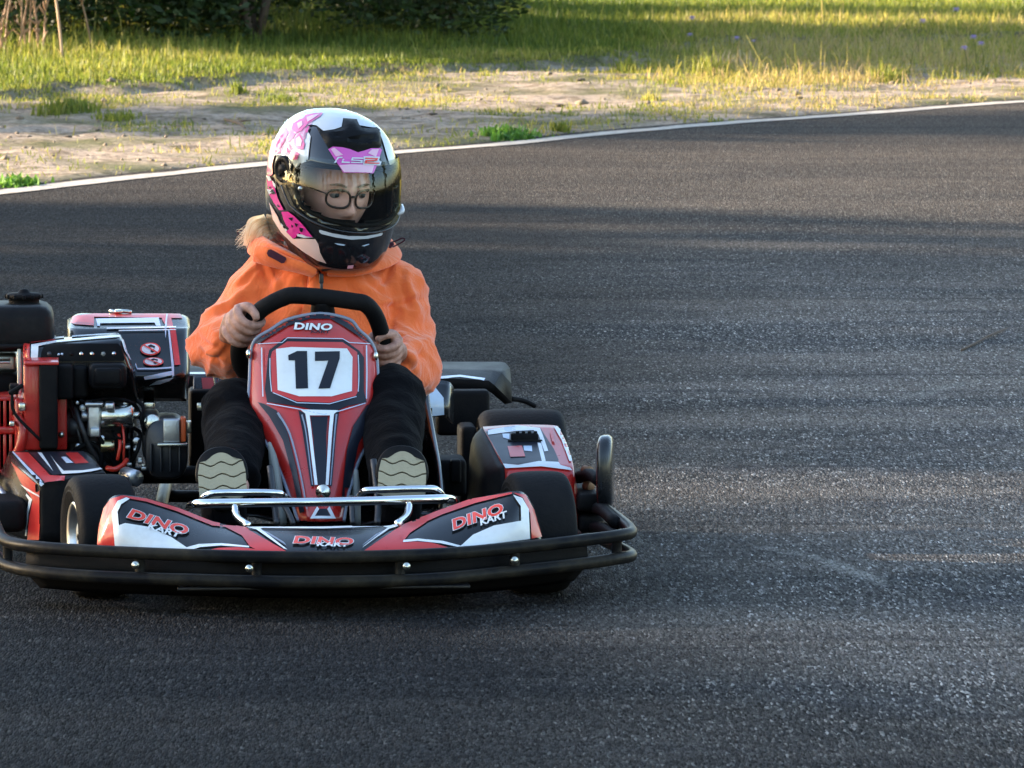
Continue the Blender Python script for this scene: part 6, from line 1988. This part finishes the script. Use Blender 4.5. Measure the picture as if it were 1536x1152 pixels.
# visor: thin clear shield with a faint golden coating
def visor_mat():
    m = bpy.data.materials.new('clear_visor')
    t, b = nodes_of(m)
    for n in list(t.nodes):
        if n.type != 'OUTPUT_MATERIAL': t.nodes.remove(n)
    v = coords(t)
    lw = N(t, 'ShaderNodeLayerWeight', Blend=0.35)
    tint = mixc(t, lw.outputs['Facing'], (.97, .97, .95), (.66, .62, .22))
    tr = N(t, 'ShaderNodeBsdfTransparent'); t.links.new(tint, tr.inputs[0])
    gl = N(t, 'ShaderNodeBsdfGlossy', Roughness=.02)
    t.links.new(mixc(t, ramp(t, lw.outputs['Facing'], [(.35, 0.0), (.8, 1.0)]), (.86, .93, 1), (.95, .88, .30)), gl.inputs['Color'])
    fr = N(t, 'ShaderNodeFresnel', IOR=1.5)
    k = mathn(t, 'ADD', mathn(t, 'MULTIPLY', fr.outputs[0], 0.62), .01, True)
    bp_ = N(t, 'ShaderNodeBump', Strength=.03, Distance=.01); t.links.new(noi(t, v, 14, 3), bp_.inputs['Height']); t.links.new(bp_.outputs[0], gl.inputs['Normal'])
    mx = N(t, 'ShaderNodeMixShader'); t.links.new(k, mx.inputs[0]); t.links.new(tr.outputs[0], mx.inputs[1]); t.links.new(gl.outputs[0], mx.inputs[2])
    t.links.new(mx.outputs[0], t.nodes['Material Output'].inputs[0])
    return m
bm = bmesh.new()
nz, nt = 22, 60
gv = []
for j in range(nz + 1):
    s = j / nz
    row = []
    for k in range(nt + 1):
        a = -1 + 2 * k / nt; th = R(80) * a
        zlo = -.071 + .046 * abs(a) ** 2.2 + .02 * max(0, abs(a) - .85) / .15; zhi = .077 - .010 * abs(a) ** 2 - .012 * max(0, abs(a) - .85) / .15
        row.append(bm.verts.new(on_shell(th, zlo + (zhi - zlo) * s, .0065)))
    gv.append(row)
for j in range(nz):
    for k in range(nt): bm.faces.new((gv[j][k], gv[j][k + 1], gv[j + 1][k + 1], gv[j + 1][k]))
visor = obj('visor', bm, visor_mat(), helmet)
vsrc = bmesh.new(); vsrc.from_mesh(visor.data)
bnd = []
bm = bmesh.new()
tube(bm, [v.co.copy() for v in (gv_ for gv_ in [])] or [on_shell(R(80) * (-1 + 2 * k / 40), -.071 + .046 * abs(-1 + 2 * k / 40) ** 2.2 + .02 * max(0, abs(-1 + 2 * k / 40) - .85) / .15, .007) for k in range(41)], .0022, 1, 8)
vsrc.free()
obj('visor_rim', bm, M['black_gloss'], visor)
bm = bmesh.new(); q = on_shell(R(48), -.040, .010); tube(bm, [on_shell(R(44), -.042, .008), q + Vector((.004, -.004, .004)), on_shell(R(56), -.028, .010)], [.003, .006, .003], 4, 8)
obj('visor_tab', bm, M['h_white'], visor)
bm = bmesh.new(); bmesh.ops.create_uvsphere(bm, u_segments=12, v_segments=8, radius=.0052, matrix=Matrix.Translation(on_shell(R(-58), .004, .007)) @ Matrix.Diagonal((1, .6, 1, 1)))
obj('visor_stud', bm, M['alloy'], visor)
# pink badge over the visor, with its letters
targets = [visor, helmet]
decal('brow_badge', targets, [hp((652, 404), (680, 388), (740, 392), (790, 404), (838, 424), (880, 412), (920, 398), (978, 398), (988, 410), (968, 470), (960, 500), (935, 556), (860, 553), (745, 552), (720, 510), (690, 465))], M['pink_badge'], helmet, 4, 5)
decal('brow_badge_facet', targets, [hp((720, 505), (790, 500), (940, 502), (925, 552), (860, 549), (750, 548)), hp((668, 404), (690, 395), (745, 440), (700, 450)), hp((968, 404), (925, 405), (900, 430), (950, 452))], M['h_rose'], helmet, 5, 5)
L_ = hp(*ribbon([(692, 486), (712, 456), (736, 456), (744, 486), (778, 486)], 9, 1))
decal('badge_letters', targets, [hp((688, 490), (712, 453), (742, 453), (738, 461), (718, 461), (700, 490)), hp((742, 466), (752, 466), (746, 482), (786, 484), (784, 492), (734, 491)),
    hp((800, 456), (872, 458), (870, 466), (808, 464), (806, 470), (868, 474), (864, 493), (792, 491), (795, 484), (852, 486), (854, 480), (792, 476))], M['h_white'], helmet, 6, 4)
decal('badge_letters', targets, [hp((872, 450), (974, 452), (968, 474), (984, 484), (976, 505), (868, 502), (872, 470))], M['h_white'], helmet, 6, 4)
decal('badge_letters', targets, [hp((882, 458), (962, 460), (956, 478), (895, 482), (893, 487), (972, 490), (968, 498), (876, 495), (882, 474), (944, 471), (946, 467), (880, 466))], M['hot_red'], helmet, 7, 4)
